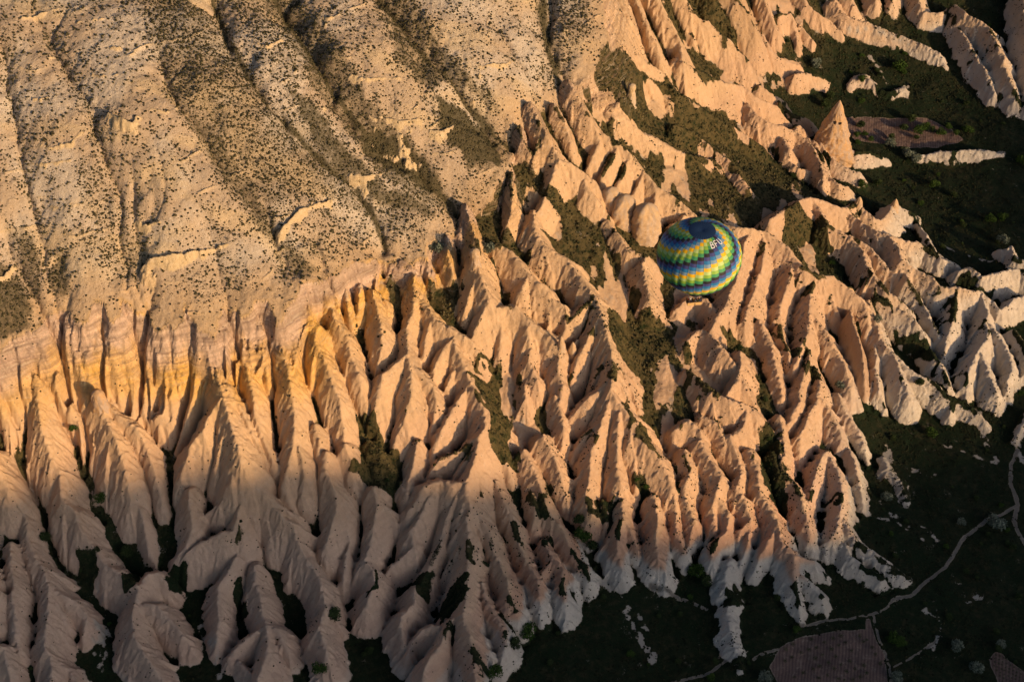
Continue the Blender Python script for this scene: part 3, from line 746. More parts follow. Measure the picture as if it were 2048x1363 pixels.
for s in VEG_POLYS.replace('\n', ';').split(';'):
    w, mk = poly_mask(s, 1.2); veg[w] = np.maximum(veg[w], mk * (1 - slope_in[w]))
# sparse patches on the bare rock of the middle block
pat = ss(0.56, 0.66, fbm(gx / 12 + 3, gy / 12 + 8, 5)) * kind * ss(-80, 0, gx) * (1 - slope_in)
flat_n = 1 / np.sqrt(1 + np.gradient(Hs, fx, axis=1) ** 2 + np.gradient(Hs, fy, axis=0) ** 2)
veg = np.maximum(veg, pat * ss(0.56, 0.70, flat_n) * 0.85)
expo = ss(.56, .64, fbm(gx / 10 + 44, gy / 16 + 12, 5)) * ss(18, 30, H)      # rock showing through the turf
veg = veg * (1 - expo)
# bare white ground: streaks, washes and paths
bare = np.zeros(H.shape)
w_ = (1 - kind) * (1 - slope_in)
bare += ss(0.58, 0.74, fbm(gx / 4.5 + 90, gy / 4.5, 6, .65)) * w_ * 0.42
for s, wd in [("1199,1160 1240,1187 1252,1230 1278,1270 1305,1317", 2.2), ("1255,1215 1275,1235 1300,1262", 1.6), ("1775,900 1770,940 1795,985 1812,1003", 3.0), ("1800,935 1850,942 1865,950", 1.6),
              ("1895,1145 1925,1170 1940,1195", 1.4), ("1960,1180 1940,1205", 1.8), ("1850,1215 1870,1235 1880,1260 1860,1290", 1.8), ("2000,720 1975,760 1960,850 1990,920", 2.0),
              ("1840,312 1890,304 1950,302 2005,306", 2.4), ("1700,60 1770,62 1850,100 1885,120", 1.5), ("1740,110 1765,150 1800,180", 1.6), ("1810,170 1815,190", 2.5), ("2040,860 2048,920", 3), ("1870,880 1990,930", 1.2),
              ("190,1180 205,1260 190,1363", 2.6), ("400,1250 430,1310 440,1363", 1.5), ("1425,1363 1445,1310", 1.2), ("1880,490 1930,510 1990,520", 1.5), ("1760,1000 1800,1050 1850,1060 1870,1080", 2.0), ("1740,1030 1790,1040 1860,1085", 1.2)]:
    w, mk = line_mask(s, wd, 0.5, 1.4); bare[w] = np.maximum(bare[w], mk * .8 * ss(.35, .7, fbm(gx[w] / 2.5, gy[w] / 2.5, 4) + .02))
path = np.zeros(H.shape)
for s, wd in [("1785,1198 1820,1190 1855,1160 1890,1135 1905,1110 1912,1097 1930,1075 1960,1050 2000,1030 2035,1012", 0.75), ("1785,1198 1770,1215 1745,1228 1690,1236 1640,1243 1600,1250", 0.5),
              ("2035,900 2021,930 2022,965 2037,1010 2028,1040 2048,1085", 0.9), ("1300,1170 1348,1192 1380,1205 1413,1218", 0.7), ("1505,1317 1530,1303 1555,1297", 0.6), ("1345,1363 1410,1348 1450,1322", 0.6),
              ("1745,1228 1755,1270 1775,1320 1785,1380", 0.55), ("1870,1280 1830,1310 1790,1335", 0.4)]:
    w, mk = line_mask(s, wd * 1.1, 0.22, 0.4); mk = mk * ss(.22, .46, fbm(gx[w] / 1.8, gy[w] / 1.8, 3) + .10 * (wd > .7)); path[w] = np.maximum(path[w], mk)
field = np.zeros(H.shape)
FIELDS = ["1540,1332 1560,1293 1601,1272 1676,1259 1731,1259 1731,1238 1739,1238 1751,1276 1768,1310 1782,1400 1570,1400", "1977,1317 1990,1303 2004,1306 2018,1320 2048,1341 2075,1390 2010,1400"]
field_w = [wpoly(s) for s in FIELDS]
for P in field_w:
    w = window(P, 5); field[w] = np.maximum(field[w], ss(.4, -.4, poly_sd(P, gx[w] + wobx[w] * .15, gy[w] + woby[w] * .15)))
orch_w = wpoly("1690,236 1734,234 1809,236 1854,236 1895,256 1929,280 1881,294 1826,295 1775,290 1710,280 1695,260")
w = window(orch_w, 5); orch = np.zeros(H.shape); orch[w] = ss(.5, -.5, poly_sd(orch_w, gx[w] + wobx[w] * .2, gy[w] + woby[w] * .2))
fl_ = np.maximum(field, orch)
kind *= (1 - fl_)
veg *= (1 - fl_) * (1 - path)
veg = np.clip(veg - bare, 0, 1)

# rock albedo: beds of tuff lie almost level, so colour follows height
hz = H + (fbm(gx / 45, gy / 45, 4) - .5) * 8 + 9 * ss(0, -70, gx) - 2
def col(*c): return np.array(c, np.float32)
def mixc(a, b, t): return a * (1 - t[..., None]) + b * t[..., None]
white = col(.60, .55, .47); pink = col(.56, .34, .22); tan = col(.61, .41, .255); buff = col(.64, .445, .255); yellow = col(.74, .44, .11); rimc = col(.56, .42, .34)
rock = mixc(np.broadcast_to(white, H.shape + (3,)), pink, ss(6, 9, hz))
rock = mixc(rock, tan, ss(13, 17, hz))
rock = mixc(rock, buff, ss(48, 60, hz) * .7)
left = ss(30, -60, gx)
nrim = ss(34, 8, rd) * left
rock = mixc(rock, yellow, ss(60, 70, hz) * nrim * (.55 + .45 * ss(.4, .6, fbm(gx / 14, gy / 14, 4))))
rock = mixc(rock, col(.56, .415, .32), ss(50, 22, hz) * left * .75)  # cooler, greyer tint painted over the rock of the shaded lower left
rock = mixc(rock, rimc, .8 * ss(8, 3, rd + (fbm(gx / 9, gy / 9, 3) - .5) * 6) * np.clip(left + .3, 0, 1) * kind)
east = ss(120, 200, gx - (gy - 500) * .15)
rock = mixc(rock, col(.60, .47, .33), east * ss(40, 20, hz) * .7)
rock = mixc(rock, white * .93, east * ss(22, 14, hz) * .8)
bandn = .55 * vnoise(H * 1.1 + (fbm(gx / 30, gy / 30, 3)) * 6, gx / 60) + .45 * vnoise(H * 2.7 + (fbm(gx / 30, gy / 30, 3)) * 9, gx / 40)
rock *= (1 + (bandn[..., None] - .5) * (0.20 + .95 * (strat * ss(24, 10, rd))[..., None]))
rock *= (0.90 + .2 * fbm(gx / 8, gy / 8, 4))[..., None]
w, mk = poly_mask('1690,612 1712,620 1730,660 1745,720 1745,790 1724,812 1715,760 1700,700 1672,660 1660,630', 1.5, .3); rock[w] = mixc(rock[w], col(.48, .31, .19), mk * .75)
w, mk = poly_mask('1430,-30 1500,-30 1522,50 1520,105 1495,112 1470,80', 1.5, .3); rock[w] = mixc(rock[w], col(.52, .35, .20), mk * .8)
# soil of the upper slope
soil = mixc(np.broadcast_to(col(.52, .40, .27), H.shape + (3,)), col(.60, .51, .39), ss(.45, .7, fbm(gx / 25, gy / 25, 4)))
soil = mixc(soil, col(.64, .49, .28), np.clip(cragm + ledm * .8 + ss(.55, .7, fbm(gx / 30 + 7, gy / 12, 4)) * .5, 0, 1))
nearrim = ss(-14, -2, rd)
soil = mixc(soil, col(.58, .40, .22), nearrim * .7)
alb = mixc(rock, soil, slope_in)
earth = col(.34, .26, .18)
alb = mixc(alb, earth, (1 - kind) * (1 - slope_in) * (1 - fl_) * (1 - expo) * .8)
alb = mixc(alb, white * .75, np.clip(bare * 1.2, 0, 1) * (1 - slope_in))
alb = mixc(alb, white * .28, path)
alb = mixc(alb, col(.17, .115, .10), fl_)

# ------------------------------------------------------------------ mesh of the whole ground, out to the horizon
def far_height(x, y):
    r = np.hypot(x - 50, y - 550)
    return 6 + 90 * ss(-100, -900, x) + 40 * (fbm(x / 900 + 5, y / 900, 4) - .5) * ss(700, 2500, r) + 220 * ss(900, 4500, y) * fbm(x / 1400, y / 1400, 4)
FH = far_height(GX, GY)
cxx = np.clip(np.arange(NX), ix0, ix1 - 1) - ix0; cyy = np.clip(np.arange(NY), iy0, iy1 - 1) - iy0
edge = H[np.ix_(cyy, cxx)]; edge_s = blur(H, 25)[np.ix_(cyy, cxx)]
dxo = np.maximum(np.maximum(XS[ix0] - GX, GX - XS[ix1 - 1]), 0); dyo = np.maximum(np.maximum(YS[iy0] - GY, GY - YS[iy1 - 1]), 0)
do = np.hypot(dxo, dyo)
e2 = edge * (1 - ss(0, 14, do)) + edge_s * ss(0, 14, do)
ZG = e2 * (1 - ss(40, 450, do)) + FH * ss(40, 450, do)
def full(A, far):
    B_ = A[np.ix_(cyy, cxx)]
    t = ss(4, 70, do)
    if A.ndim == 3: t = t[..., None]
    return B_ * (1 - t) + far * t
vegF = full(veg, .8); albF = full(alb, np.array([.42, .32, .22])); kindF = full(kind * (1 - slope_in), 0.); scrubF = full(scrub, .3); slopeF = full(slope_in, 0.); fieldF = full(field + orch, 0.)

cls = np.zeros(ZG.shape, int)          # 0 hillside, 1 valley_floor, 2 upper_slope, 3 path, 4 ploughed_field, 5 orchard
cls[(kindF < .5) & (ZG < 34) & (slopeF < .5)] = 1
cls[slopeF > .5] = 2
def put(A, v):
    q = np.zeros(ZG.shape, bool); q[iy0:iy1, ix0:ix1] = A > .5; cls[q] = v
put(path, 3); put(field, 4); put(orch, 5)
idx = np.arange(NX * NY).reshape(NY, NX)
quads = np.stack([idx[:-1, :-1], idx[:-1, 1:], idx[1:, 1:], idx[1:, :-1]], -1).reshape(-1, 4)
fcls = cls[:-1, :-1].reshape(-1)
VCO = np.stack([GX, GY, ZG], -1).reshape(-1, 3).astype(np.float32)
ATT = {'veg': vegF, 'scrub': scrubF, 'bare_rock': kindF, 'upper': slopeF, 'tilled': fieldF, 'strata': full(strat * ss(26, 12, rd) * ss(25, 45, H), 0.)}
COLF = np.concatenate([albF, np.ones(albF.shape[:2] + (1,))], -1).reshape(-1, 4).astype(np.float32)
def build_mesh(name, V, F, mats, smooth=True):
    me = D.meshes.new(name)
    V = np.ascontiguousarray(V, np.float32); F = np.ascontiguousarray(F, np.int32)
    me.vertices.add(len(V)); me.vertices.foreach_set('co', V.ravel())
    k = F.shape[1]
    me.loops.add(F.size); me.loops.foreach_set('vertex_index', F.ravel())
    me.polygons.add(len(F)); me.polygons.foreach_set('loop_start', np.arange(0, F.size, k, dtype=np.int32))
    me.update(calc_edges=True)
    if smooth: me.polygons.foreach_set('use_smooth', np.ones(len(F), bool))
    for m in mats: me.materials.append(m)
    return me
# smooth normals are taken from the whole sheet, so the pieces join without a visible seam
gzy = np.gradient(ZG, YS, axis=0); gzx = np.gradient(ZG, XS, axis=1)
NRM = np.stack([-gzx, -gzy, np.ones_like(ZG)], -1); NRM /= np.linalg.norm(NRM, axis=-1, keepdims=True); NRM = NRM.reshape(-1, 3).astype(np.float32)
def ground_piece(name, v, mat):
    f = quads[fcls == v]
    if not len(f): return None
    u, inv = np.unique(f.ravel(), return_inverse=True)
    me = build_mesh(name, VCO[u], inv.reshape(-1, 4), [mat])
    for a, arr in ATT.items():
        at = me.attributes.new(a, 'FLOAT', 'POINT'); at.data.foreach_set('value', arr.reshape(-1)[u].astype(np.float32))
    at = me.attributes.new('albedo', 'FLOAT_COLOR', 'POINT'); at.data.foreach_set('color', COLF[u].ravel())
    me.normals_split_custom_set_from_vertices(NRM[u])
    o = D.objects.new(name, me); C.objects.link(o); o['kind'] = 'structure'
    return o

# ------------------------------------------------------------------ materials
class NT:
    def __init__(s, name):
        s.m = D.materials.new(name); s.m.use_nodes = True; s.t = s.m.node_tree; s.b = s.t.nodes['Principled BSDF']
        s.b.inputs['Roughness'].default_value = 0.9; s.b.inputs['Specular IOR Level'].default_value = 0.15
    def n(s, ty, **kw):
        x = s.t.nodes.new(ty)
        for k, v in kw.items():
            if k.startswith('i_'):
                x.inputs[int(k[2:])].default_value = v
            else: setattr(x, k, v)
        return x
    def l(s, a, b): s.t.links.new(a, b)
    def noise(s, scale, detail=4, rough=.6, vec=None):
        x = s.n('ShaderNodeTexNoise'); x.inputs['Scale'].default_value = scale; x.inputs['Detail'].default_value = detail; x.inputs['Roughness'].default_value = rough
        if vec is not None: s.l(vec, x.inputs['Vector'])
        return x.outputs[0]
    def math(s, op, a, b=None, clamp=False):
        x = s.n('ShaderNodeMath', operation=op, use_clamp=clamp)
        for i, v in enumerate((a, b)):
            if v is None: continue
            if isinstance(v, (int, float)): x.inputs[i].default_value = v
            else: s.l(v, x.inputs[i])
        return x.outputs[0]
    def mix(s, f, a, b, blend='MIX'):
        x = s.n('ShaderNodeMix', data_type='RGBA', blend_type=blend)
        for i, v in ((0, f), (6, a), (7, b)):
            if isinstance(v, (int, float)): x.inputs[i].default_value = v
            elif isinstance(v, tuple): x.inputs[i].default_value = (*v, 1)
            else: s.l(v, x.inputs[i])
        return x.outputs[2]
    def step(s, v, a, b):
        x = s.n('ShaderNodeMapRange', interpolation_type='SMOOTHSTEP'); s.l(v, x.inputs[0]); x.inputs[1].default_value = a; x.inputs[2].default_value = b
        return x.outputs[0]
    def attr(s, name, i=2):
        x = s.n('ShaderNodeAttribute', attribute_name=name); return x.outputs[i]
    def bump(s, h, dist, strength=1.0):
        x = s.n('ShaderNodeBump'); x.inputs['Distance'].default_value = dist; x.inputs['Strength'].default_value = strength
        s.l(h, x.inputs['Height']); s.l(x.outputs[0], s.b.inputs['Normal'])

g = NT('ground')
geo = g.n('ShaderNodeNewGeometry'); pos = geo.outputs['Position']
a_alb = g.attr('albedo', 0); a_veg = g.attr('veg'); a_scr = g.attr('scrub'); a_rock = g.attr('bare_rock'); a_up = g.attr('upper'); a_til = g.attr('tilled')
n_big = g.noise(.06, 5, .6, pos); n_mid = g.noise(.35, 5, .65, pos); n_fine = g.noise(1.4, 4, .7, pos); n_vf = g.noise(4.0, 3, .7, pos)
c = g.mix(g.math('MULTIPLY', g.step(n_fine, .35, .75), .22), a_alb, (.30, .22, .16))
c = g.mix(g.math('MULTIPLY', g.step(n_mid, .5, .75), .18), c, (.70, .60, .48))
# dark specks of lichen, pebbles and seedlings on the rock
v1 = g.n('ShaderNodeTexVoronoi'); v1.inputs['Scale'].default_value = .55; g.l(pos, v1.inputs['Vector'])
sp = g.math('MULTIPLY', g.math('LESS_THAN', v1.outputs[0], g.math('MULTIPLY', g.step(n_mid, .5, .7), .22)), .55)
c = g.mix(sp, c, (.07, .06, .035))
# scrub tint of the soil between the bushes
sv = g.math('ADD', a_scr, g.math('MULTIPLY', g.math('SUBTRACT', n_fine, .5), 1.6))
c = g.mix(g.math('MULTIPLY', g.step(sv, .25, 1.1), .7), c, (.13, .105, .060))
sdk = g.math('ADD', a_scr, g.math('MULTIPLY', g.math('SUBTRACT', n_mid, .5), .5))
c = g.mix(g.math('MULTIPLY', g.step(sdk, .5, .95), .8), c, (.062, .055, .024))
# grass
grass = g.mix(g.step(n_mid, .35, .68), (.022, .032, .013), (.075, .066, .030))
grass = g.mix(g.step(n_big, .42, .62), grass, (.016, .030, .009))
grass = g.mix(g.math('MULTIPLY', g.step(n_fine, .5, .75), .6), grass, (.10, .085, .042))
grass = g.mix(g.math('MULTIPLY', g.step(n_vf, .55, .75), .5), grass, (.012, .018, .007))
zs0 = g.n('ShaderNodeSeparateXYZ'); g.l(pos, zs0.inputs[0])
grass = g.mix(g.math('MULTIPLY', g.step(zs0.outputs[2], 18, 42), g.step(n_mid, .30, .62)), grass, (.135, .105, .045))
v2 = g.n('ShaderNodeTexVoronoi'); v2.inputs['Scale'].default_value = .33; g.l(pos, v2.inputs['Vector'])
grass = g.mix(g.math('LESS_THAN', v2.outputs[0], g.math('MULTIPLY', g.step(n_fine, .55, .8), .16)), grass, (.45, .42, .36))
vv = g.math('ADD', a_veg, g.math('MULTIPLY', g.math('SUBTRACT', n_fine, .5), .9))
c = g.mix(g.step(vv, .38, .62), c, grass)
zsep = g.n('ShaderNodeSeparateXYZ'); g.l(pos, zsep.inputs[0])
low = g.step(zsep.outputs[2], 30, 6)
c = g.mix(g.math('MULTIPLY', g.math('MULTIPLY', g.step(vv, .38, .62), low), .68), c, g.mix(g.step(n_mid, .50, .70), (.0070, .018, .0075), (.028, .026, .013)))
wv = g.n('ShaderNodeTexWave', wave_type='BANDS', bands_direction='DIAGONAL'); wv.inputs['Scale'].default_value = .33; wv.inputs['Distortion'].default_value = 9; wv.inputs['Detail'].default_value = 1; wv.inputs['Detail Scale'].default_value = .045
mpw = g.n('ShaderNodeMapping'); mpw.inputs['Rotation'].default_value = (0, 0, 1.0); g.l(pos, mpw.inputs[0]); g.l(mpw.outputs[0], wv.inputs['Vector'])
c = g.mix(g.math('MULTIPLY', a_til, g.math('MULTIPLY', g.step(wv.outputs[1], .35, .65), .45)), c, (.075, .05, .045))
mpz = g.n('ShaderNodeMapping'); mpz.inputs['Scale'].default_value = (.03, .03, 1.15); g.l(pos, mpz.inputs[0])
bands = g.noise(1.0, 5, .75, mpz.outputs[0]); a_st = g.attr('strata')
c = g.mix(g.math('MULTIPLY', a_st, g.math('MULTIPLY', g.step(bands, .52, .62), .55)), c, (.30, .20, .15))
c = g.mix(g.math('MULTIPLY', a_st, g.math('MULTIPLY', g.step(bands, .46, .38), .45)), c, (.72, .58, .42))
g.l(c, g.b.inputs['Base Color'])
hgt = g.math('ADD', g.math('MULTIPLY', n_fine, .5), g.math('MULTIPLY', n_vf, .25))
hgt = g.math('ADD', hgt, g.math('MULTIPLY', g.math('MULTIPLY', g.step(vv, .38, .62), n_vf), 1.2))
hgt = g.math('ADD', hgt, g.math('MULTIPLY', a_st, g.math('MULTIPLY', bands, 3.0)))
fr = g.n('ShaderNodeTexNoise'); fr.inputs['Scale'].default_value = .8; fr.inputs['Detail'].default_value = 7; fr.inputs['Roughness'].default_value = .72; g.l(pos, fr.inputs['Vector'])
hgt = g.math('ADD', hgt, g.math('MULTIPLY', fr.outputs[0], 1.3))
g.bump(hgt, .6, .75)
M_GROUND = g.m
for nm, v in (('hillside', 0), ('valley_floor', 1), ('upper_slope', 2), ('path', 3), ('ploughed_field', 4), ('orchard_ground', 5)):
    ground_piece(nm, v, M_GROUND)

# the range the low sun stands behind: its shade fills the valley
lat_v = [-3000, -800, 100, 243, 300, 353, 416, 484, 560, 652, 720, 900, 1600, 3500]; hh_v = [-60, 110, 150, 132, 104, 66, 46, 36, 38, 60, 74, 84, 30, -80]
sx, sy = math.sin(SUN_AZ), -math.cos(SUN_AZ); px_, py_ = -sy, sx
DM = 1500.0
lat = np.arange(-2600, 3200, 12.0); across = np.array([-900, -600, -400, -250, -120, -50, -20, 0, 20, 50, 120, 250, 400, 600, 900.])
LA, AC = np.meshgrid(lat, across)
crest = np.interp(LA, lat_v, hh_v) + DM * math.tan(SUN_EL) + (fbm(LA / 40, LA * 0, 4) - .5) * 9
hm = crest - np.abs(AC) ** 1.02 * .62 - (fbm(LA / 90, AC / 90, 4)) * np.minimum(np.abs(AC), 60) * .5
hm = np.maximum(hm, -60)
MX = sx * (DM + AC) + px_ * LA; MY = sy * (DM + AC) + py_ * LA
iv = np.arange(LA.size).reshape(LA.shape)
mq = np.stack([iv[:-1, :-1], iv[:-1, 1:], iv[1:, 1:], iv[1:, :-1]], -1).reshape(-1, 4)
hmN = NT('dry_hill'); cc = hmN.mix(hmN.step(hmN.noise(.01, 6), .4, .6), (.34, .26, .17), (.10, .09, .045)); hmN.l(cc, hmN.b.inputs['Base Color'])
o = D.objects.new('hills', build_mesh('hills', np.stack([MX, MY, hm], -1).reshape(-1, 3), mq, [hmN.m])); C.objects.link(o); o['kind'] = 'structure'

# ------------------------------------------------------------------ helpers for things
def tag(o, label=None, cat=None, group=None, kind=None):
    if label: o['label'] = label
    if cat: o['category'] = cat
    if group: o['group'] = group
    if kind: o['kind'] = kind
    return o
def empty(name, loc, label, cat, group=None, rz=0.0):
    o = D.objects.new(name, None); C.objects.link(o); o.location = loc; o.rotation_euler = (0, 0, rz); o.empty_display_size = .3
    return tag(o, label, cat, group)
def mesh_obj(name, V, F, mats, parent=None, smooth=True, midx=None, loc=None):
    me = D.meshes.new(name); me.from_pydata([tuple(map(float, v)) for v in V], [], [tuple(map(int, f)) for f in F])
    for m in mats: me.materials.append(m)
    if midx is not None: me.polygons.foreach_set('material_index', np.array(midx, np.int32))
    if smooth: me.polygons.foreach_set('use_smooth', np.ones(len(F), bool))
    me.update()
    o = D.objects.new(name, me); C.objects.link(o)
    if parent: o.parent = parent
    if loc is not None: o.location = loc
    return o
def simple(name, colr, rough=.8, var=.0, scale=3.0, spec=.2):
    q = NT(name); q.b.inputs['Roughness'].default_value = rough; q.b.inputs['Specular IOR Level'].default_value = spec
    if var:
        c_ = q.mix(q.noise(scale, 4, .6, q.n('ShaderNodeTexCoord').outputs['Object']), tuple(x * (1 - var) for x in colr), tuple(min(1, x * (1 + var)) for x in colr)); q.l(c_, q.b.inputs['Base Color'])
    else: q.b.inputs['Base Color'].default_value = (*colr, 1)
    return q.m
class Geo:
    def __init__(s): s.V = []; s.F = []; s.M = []
    def box(s, c0, size, m=0, rz=0, bev=0.0):
        x, y, z = [q / 2 for q in size]; b = bev
        base = len(s.V); pr = []
        for sz in (-1, 1):
            for a, c_ in ((-x + b, -y), (x - b, -y), (x, -y + b), (x, y - b), (x - b, y), (-x + b, y), (-x, y - b), (-x, -y + b)): pr.append((a, c_, sz * z))
        ca, sa = math.cos(rz), math.sin(rz)
        for a, c_, d_ in pr: s.V.append((c0[0] + a * ca - c_ * sa, c0[1] + a * sa + c_ * ca, c0[2] + d_))
        s.F += [tuple(base + 7 - i for i in range(8)), tuple(base + 8 + i for i in range(8))]
        s.M += [m, m]
        for i in range(8): s.F.append((base + i, base + (i + 1) % 8, base + 8 + (i + 1) % 8, base + 8 + i)); s.M.append(m)
    def tube(s, P, r, n=6, m=0, r2=None):
        P = [np.array(p, float) for p in P]; base = len(s.V); k = len(P)
        for i, p in enumerate(P):
            t = P[min(i + 1, k - 1)] - P[max(i - 1, 0)]; t /= np.linalg.norm(t) + 1e-9
            a = np.cross(t, (0, 0, 1) if abs(t[2]) < .9 else (1, 0, 0)); a /= np.linalg.norm(a); b = np.cross(t, a)
            rr = r if r2 is None else r + (r2 - r) * i / (k - 1)
            for j in range(n):
                q = 2 * math.pi * j / n; s.V.append(tuple(p + rr * (math.cos(q) * a + math.sin(q) * b)))
        for i in range(k - 1):
            for j in range(n):
                s.F.append((base + i * n + j, base + i * n + (j + 1) % n, base + (i + 1) * n + (j + 1) % n, base + (i + 1) * n + j)); s.M.append(m)
        s.F.append(tuple(base + n - 1 - j for j in range(n))); s.F.append(tuple(base + (k - 1) * n + j for j in range(n))); s.M += [m, m]
    def build(s, name, mats, parent=None, smooth=False): return mesh_obj(name, s.V, s.F, mats, parent, smooth, s.M)

# ------------------------------------------------------------------ hot-air balloon
BR = 12.0
bal_c = CAM + ray(1398.5, 511.5) * 445.0 * .9; BSC = .9
balloon = empty('hot_air_balloon', (bal_c - np.array([0, 0, 19.0 * BSC])).tolist(), 'hot air balloon with a spiral of blue, green and yellow panels drifting above the ridges', 'hot air balloon')
OZ = 19.0; balloon.scale = (BSC,) * 3
def env_pt(phi, az, off=0.0, bulge=True):
    """phi from the crown (degrees), az from the camera side towards the right (degrees)"""
    p = math.radians(phi); a = math.radians(az)
    SQ = .86
    if phi <= 112: r = BR * math.sin(p); z = BR * SQ * math.cos(p) - (0.25 * BR * .18 * max(0, 1 - phi / 20) ** 2)
    else:
        p0 = math.radians(112); r0 = BR * math.sin(p0); z0 = BR * SQ * math.cos(p0); t = (phi - 112) / (178 - 112)
        r = r0 + (2.0 - r0) * (t * .75 + .25 * t * t * (3 - 2 * t)) - .5 * math.sin(t * math.pi) * -1; z = z0 + (-13.9 - z0) * t
    f = ((az / 11.25) % 1.0); b = .022 * math.sin(math.pi * f) if bulge else 0.011
    r *= (1 + b * min(1, phi / 30)); r += off
    return (r * math.sin(a), -r * math.cos(a), z + OZ + off * math.cos(p))
fab = [('yellow_fabric', (.88, .50, .012)), ('pale_lime_fabric', (.48, .64, .22)), ('lime_fabric', (.26, .46, .06)), ('green_fabric', (.06, .30, .12)),
       ('black_fabric', (.030, .026, .032)), ('indigo_fabric', (.060, .070, .22)), ('steel_blue_fabric', (.03, .19, .42)), ('grey_blue_fabric', (.20, .32, .42)), ('navy_fabric', (.012, .035, .10)), ('seam_tape', (.05, .09, .15))]
FM = [simple(n, c_, .55, .10, .5, .3) for n, c_ in fab]
V = []; F = []; MI = []
P0 = 18.0; RS = 5.35
rows = [P0 + RS * i for i in range(27)]          # panel row borders
phis = []
for i in range(len(rows) - 1): phis += [rows[i], rows[i] + RS / 2]
phis.append(rows[-1]); phis = [min(p, 178) for p in phis]
ph2 = sorted(set([p for p in phis if p < 178] + [158, 164, 170, 176, 178]))
NS = 32 * 4
for p in ph2:
    for j in range(NS): V.append(env_pt(p, j * 360 / NS))
for i in range(len(ph2) - 1):
    k = int((ph2[i] + .01 - P0) // RS)
    for j in range(NS):
        g_ = j // 4
        F.append((i * NS + j, i * NS + (j + 1) % NS, (i + 1) * NS + (j + 1) % NS, (i + 1) * NS + j))
        MI.append((k + g_) % 8 if ph2[i] < 166 else 4)
F = [f[::-1] for f in F]
envl = mesh_obj('envelope', V, F, FM, balloon, True, MI)
V = [env_pt(0, 0)]; F = []; MI = []
ring = [1.2, 4, 8, 12, 16, 18.4]
for p in ring:
    for j in range(NS * 2): V.append(env_pt(p, j * 180 / NS, .03))
n2 = NS * 2
for j in range(n2): F.append((0, 1 + j, 1 + (j + 1) % n2)); MI.append(8)
for i in range(len(ring) - 1):
    for j in range(n2):
        F.append((1 + i * n2 + j, 1 + (i + 1) * n2 + j, 1 + (i + 1) * n2 + (j + 1) % n2, 1 + i * n2 + (j + 1) % n2)); MI.append(9 if j % 8 == 0 and i > 0 else 8)
crown = mesh_obj('crown', V, F, FM, balloon, True, MI)
# load tapes down every gore seam
for k in range(32):
    gt = Geo(); gt.tube([env_pt(p, k * 11.25, .015, False) for p in range(18, 178, 8)], .022, 4); gt.build('load_tape', [FM[9]], envl)
# registration letters
W_ = simple('white_lettering', (.85, .85, .83), .6)
def strokes(ch):
    if ch == 'B': return [[(0, 0), (0, 1)], [(0, 1), (.42, 1), (.55, .9), (.55, .62), (.42, .53), (0, .53)], [(.42, .53), (.6, .42), (.6, .12), (.45, 0), (0, 0)]]
    if ch == 'F': return [[(0, 0), (0, 1), (.6, 1)], [(0, .53), (.48, .53)]]
    return [[(0, 1), (0, .2), (.12, .04), (.3, 0), (.48, .04), (.6, .2), (.6, 1)]]
V = []; F = []
for n_, ch in enumerate('BFU'):
    for st in strokes(ch):
        dense = []
        for (a0, b0), (a1, b1) in zip(st[:-1], st[1:]):
            for t in np.linspace(0, 1, 6)[:-1]: dense.append((a0 + (a1 - a0) * t, b0 + (b1 - b0) * t))
        dense.append(st[-1])
        for i, (a_, b_) in enumerate(dense):
            pa = dense[max(i - 1, 0)]; pb = dense[min(i + 1, len(dense) - 1)]; dx, dy = pb[0] - pa[0], pb[1] - pa[1]; l_ = math.hypot(dx, dy); nx_, ny_ = -dy / l_ * .085, dx / l_ * .085
            for sg in (-1, 1):
                ga = (a_ + sg * nx_) * 1.3 + n_ * 1.3; gb = (b_ + sg * ny_) * 1.7
                phi = 33.0 - gb / (BR * .93) * 57.3; az = 19.5 + ga / (BR * math.sin(math.radians(28))) * 57.3
                V.append(env_pt(phi, az, .13))
            if i: b0_ = len(V) - 4; F.append((b0_, b0_ + 1, b0_ + 3, b0_ + 2))
let = mesh_obj('lettering', V, F, [W_], balloon, False)
# skirt, cables, burners, basket
V = []; F = []
for i, (r_, z_) in enumerate(((2.02, -13.9), (1.95, -14.3), (1.9, -14.7))):
    for j in range(32): a_ = 2 * math.pi * j / 32; V.append((r_ * math.sin(a_), -r_ * math.cos(a_), z_ + OZ))
for i in range(2):
    for j in range(32): F.append((i * 32 + j, i * 32 + (j + 1) % 32, (i + 1) * 32 + (j + 1) % 32, (i + 1) * 32 + j))
mesh_obj('skirt', V, F, [FM[4]], balloon)
YAW = math.radians(8); cy_, sy_ = math.cos(YAW), math.sin(YAW)
def bk(x, y, z): return (x * cy_ - y * sy_, x * sy_ + y * cy_, z)
M_ST = simple('burner_steel', (.25, .25, .26), .35, 0, 1, .5); M_WK = simple('wicker', (.66, .42, .17), .8, .25, 6); M_PAD = simple('dark_leather', (.03, .022, .02), .6); M_CB = simple('cable', (.04, .04, .045), .5)
BL, BW, BH = 4.3, 1.9, 1.25
for k in range(12):
    a_ = 2 * math.pi * (k + .5) / 12; tx = max(-BL / 2 + .3, min(BL / 2 - .3, 2.6 * math.sin(a_))); ty = BW / 2 * (-1 if math.cos(a_) > 0 else 1) * .9
    g1 = Geo(); g1.tube([(1.95 * math.sin(a_), -1.95 * math.cos(a_), -14.3 + OZ), bk(tx * .9, ty, 3.15)], .022, 4); g1.build('cable', [M_CB], balloon)
for sx_ in (-1, -.33, .33, 1):
    for sy2 in (-1, 1):
        g1 = Geo(); g1.tube([bk(sx_ * (BL / 2 - .25), sy2 * BW / 2 * .9, 3.15), bk(sx_ * (BL / 2 - .1), sy2 * BW / 2 * .95, BH)], .03, 5); g1.build('upright', [M_CB], balloon)
g2 = Geo()
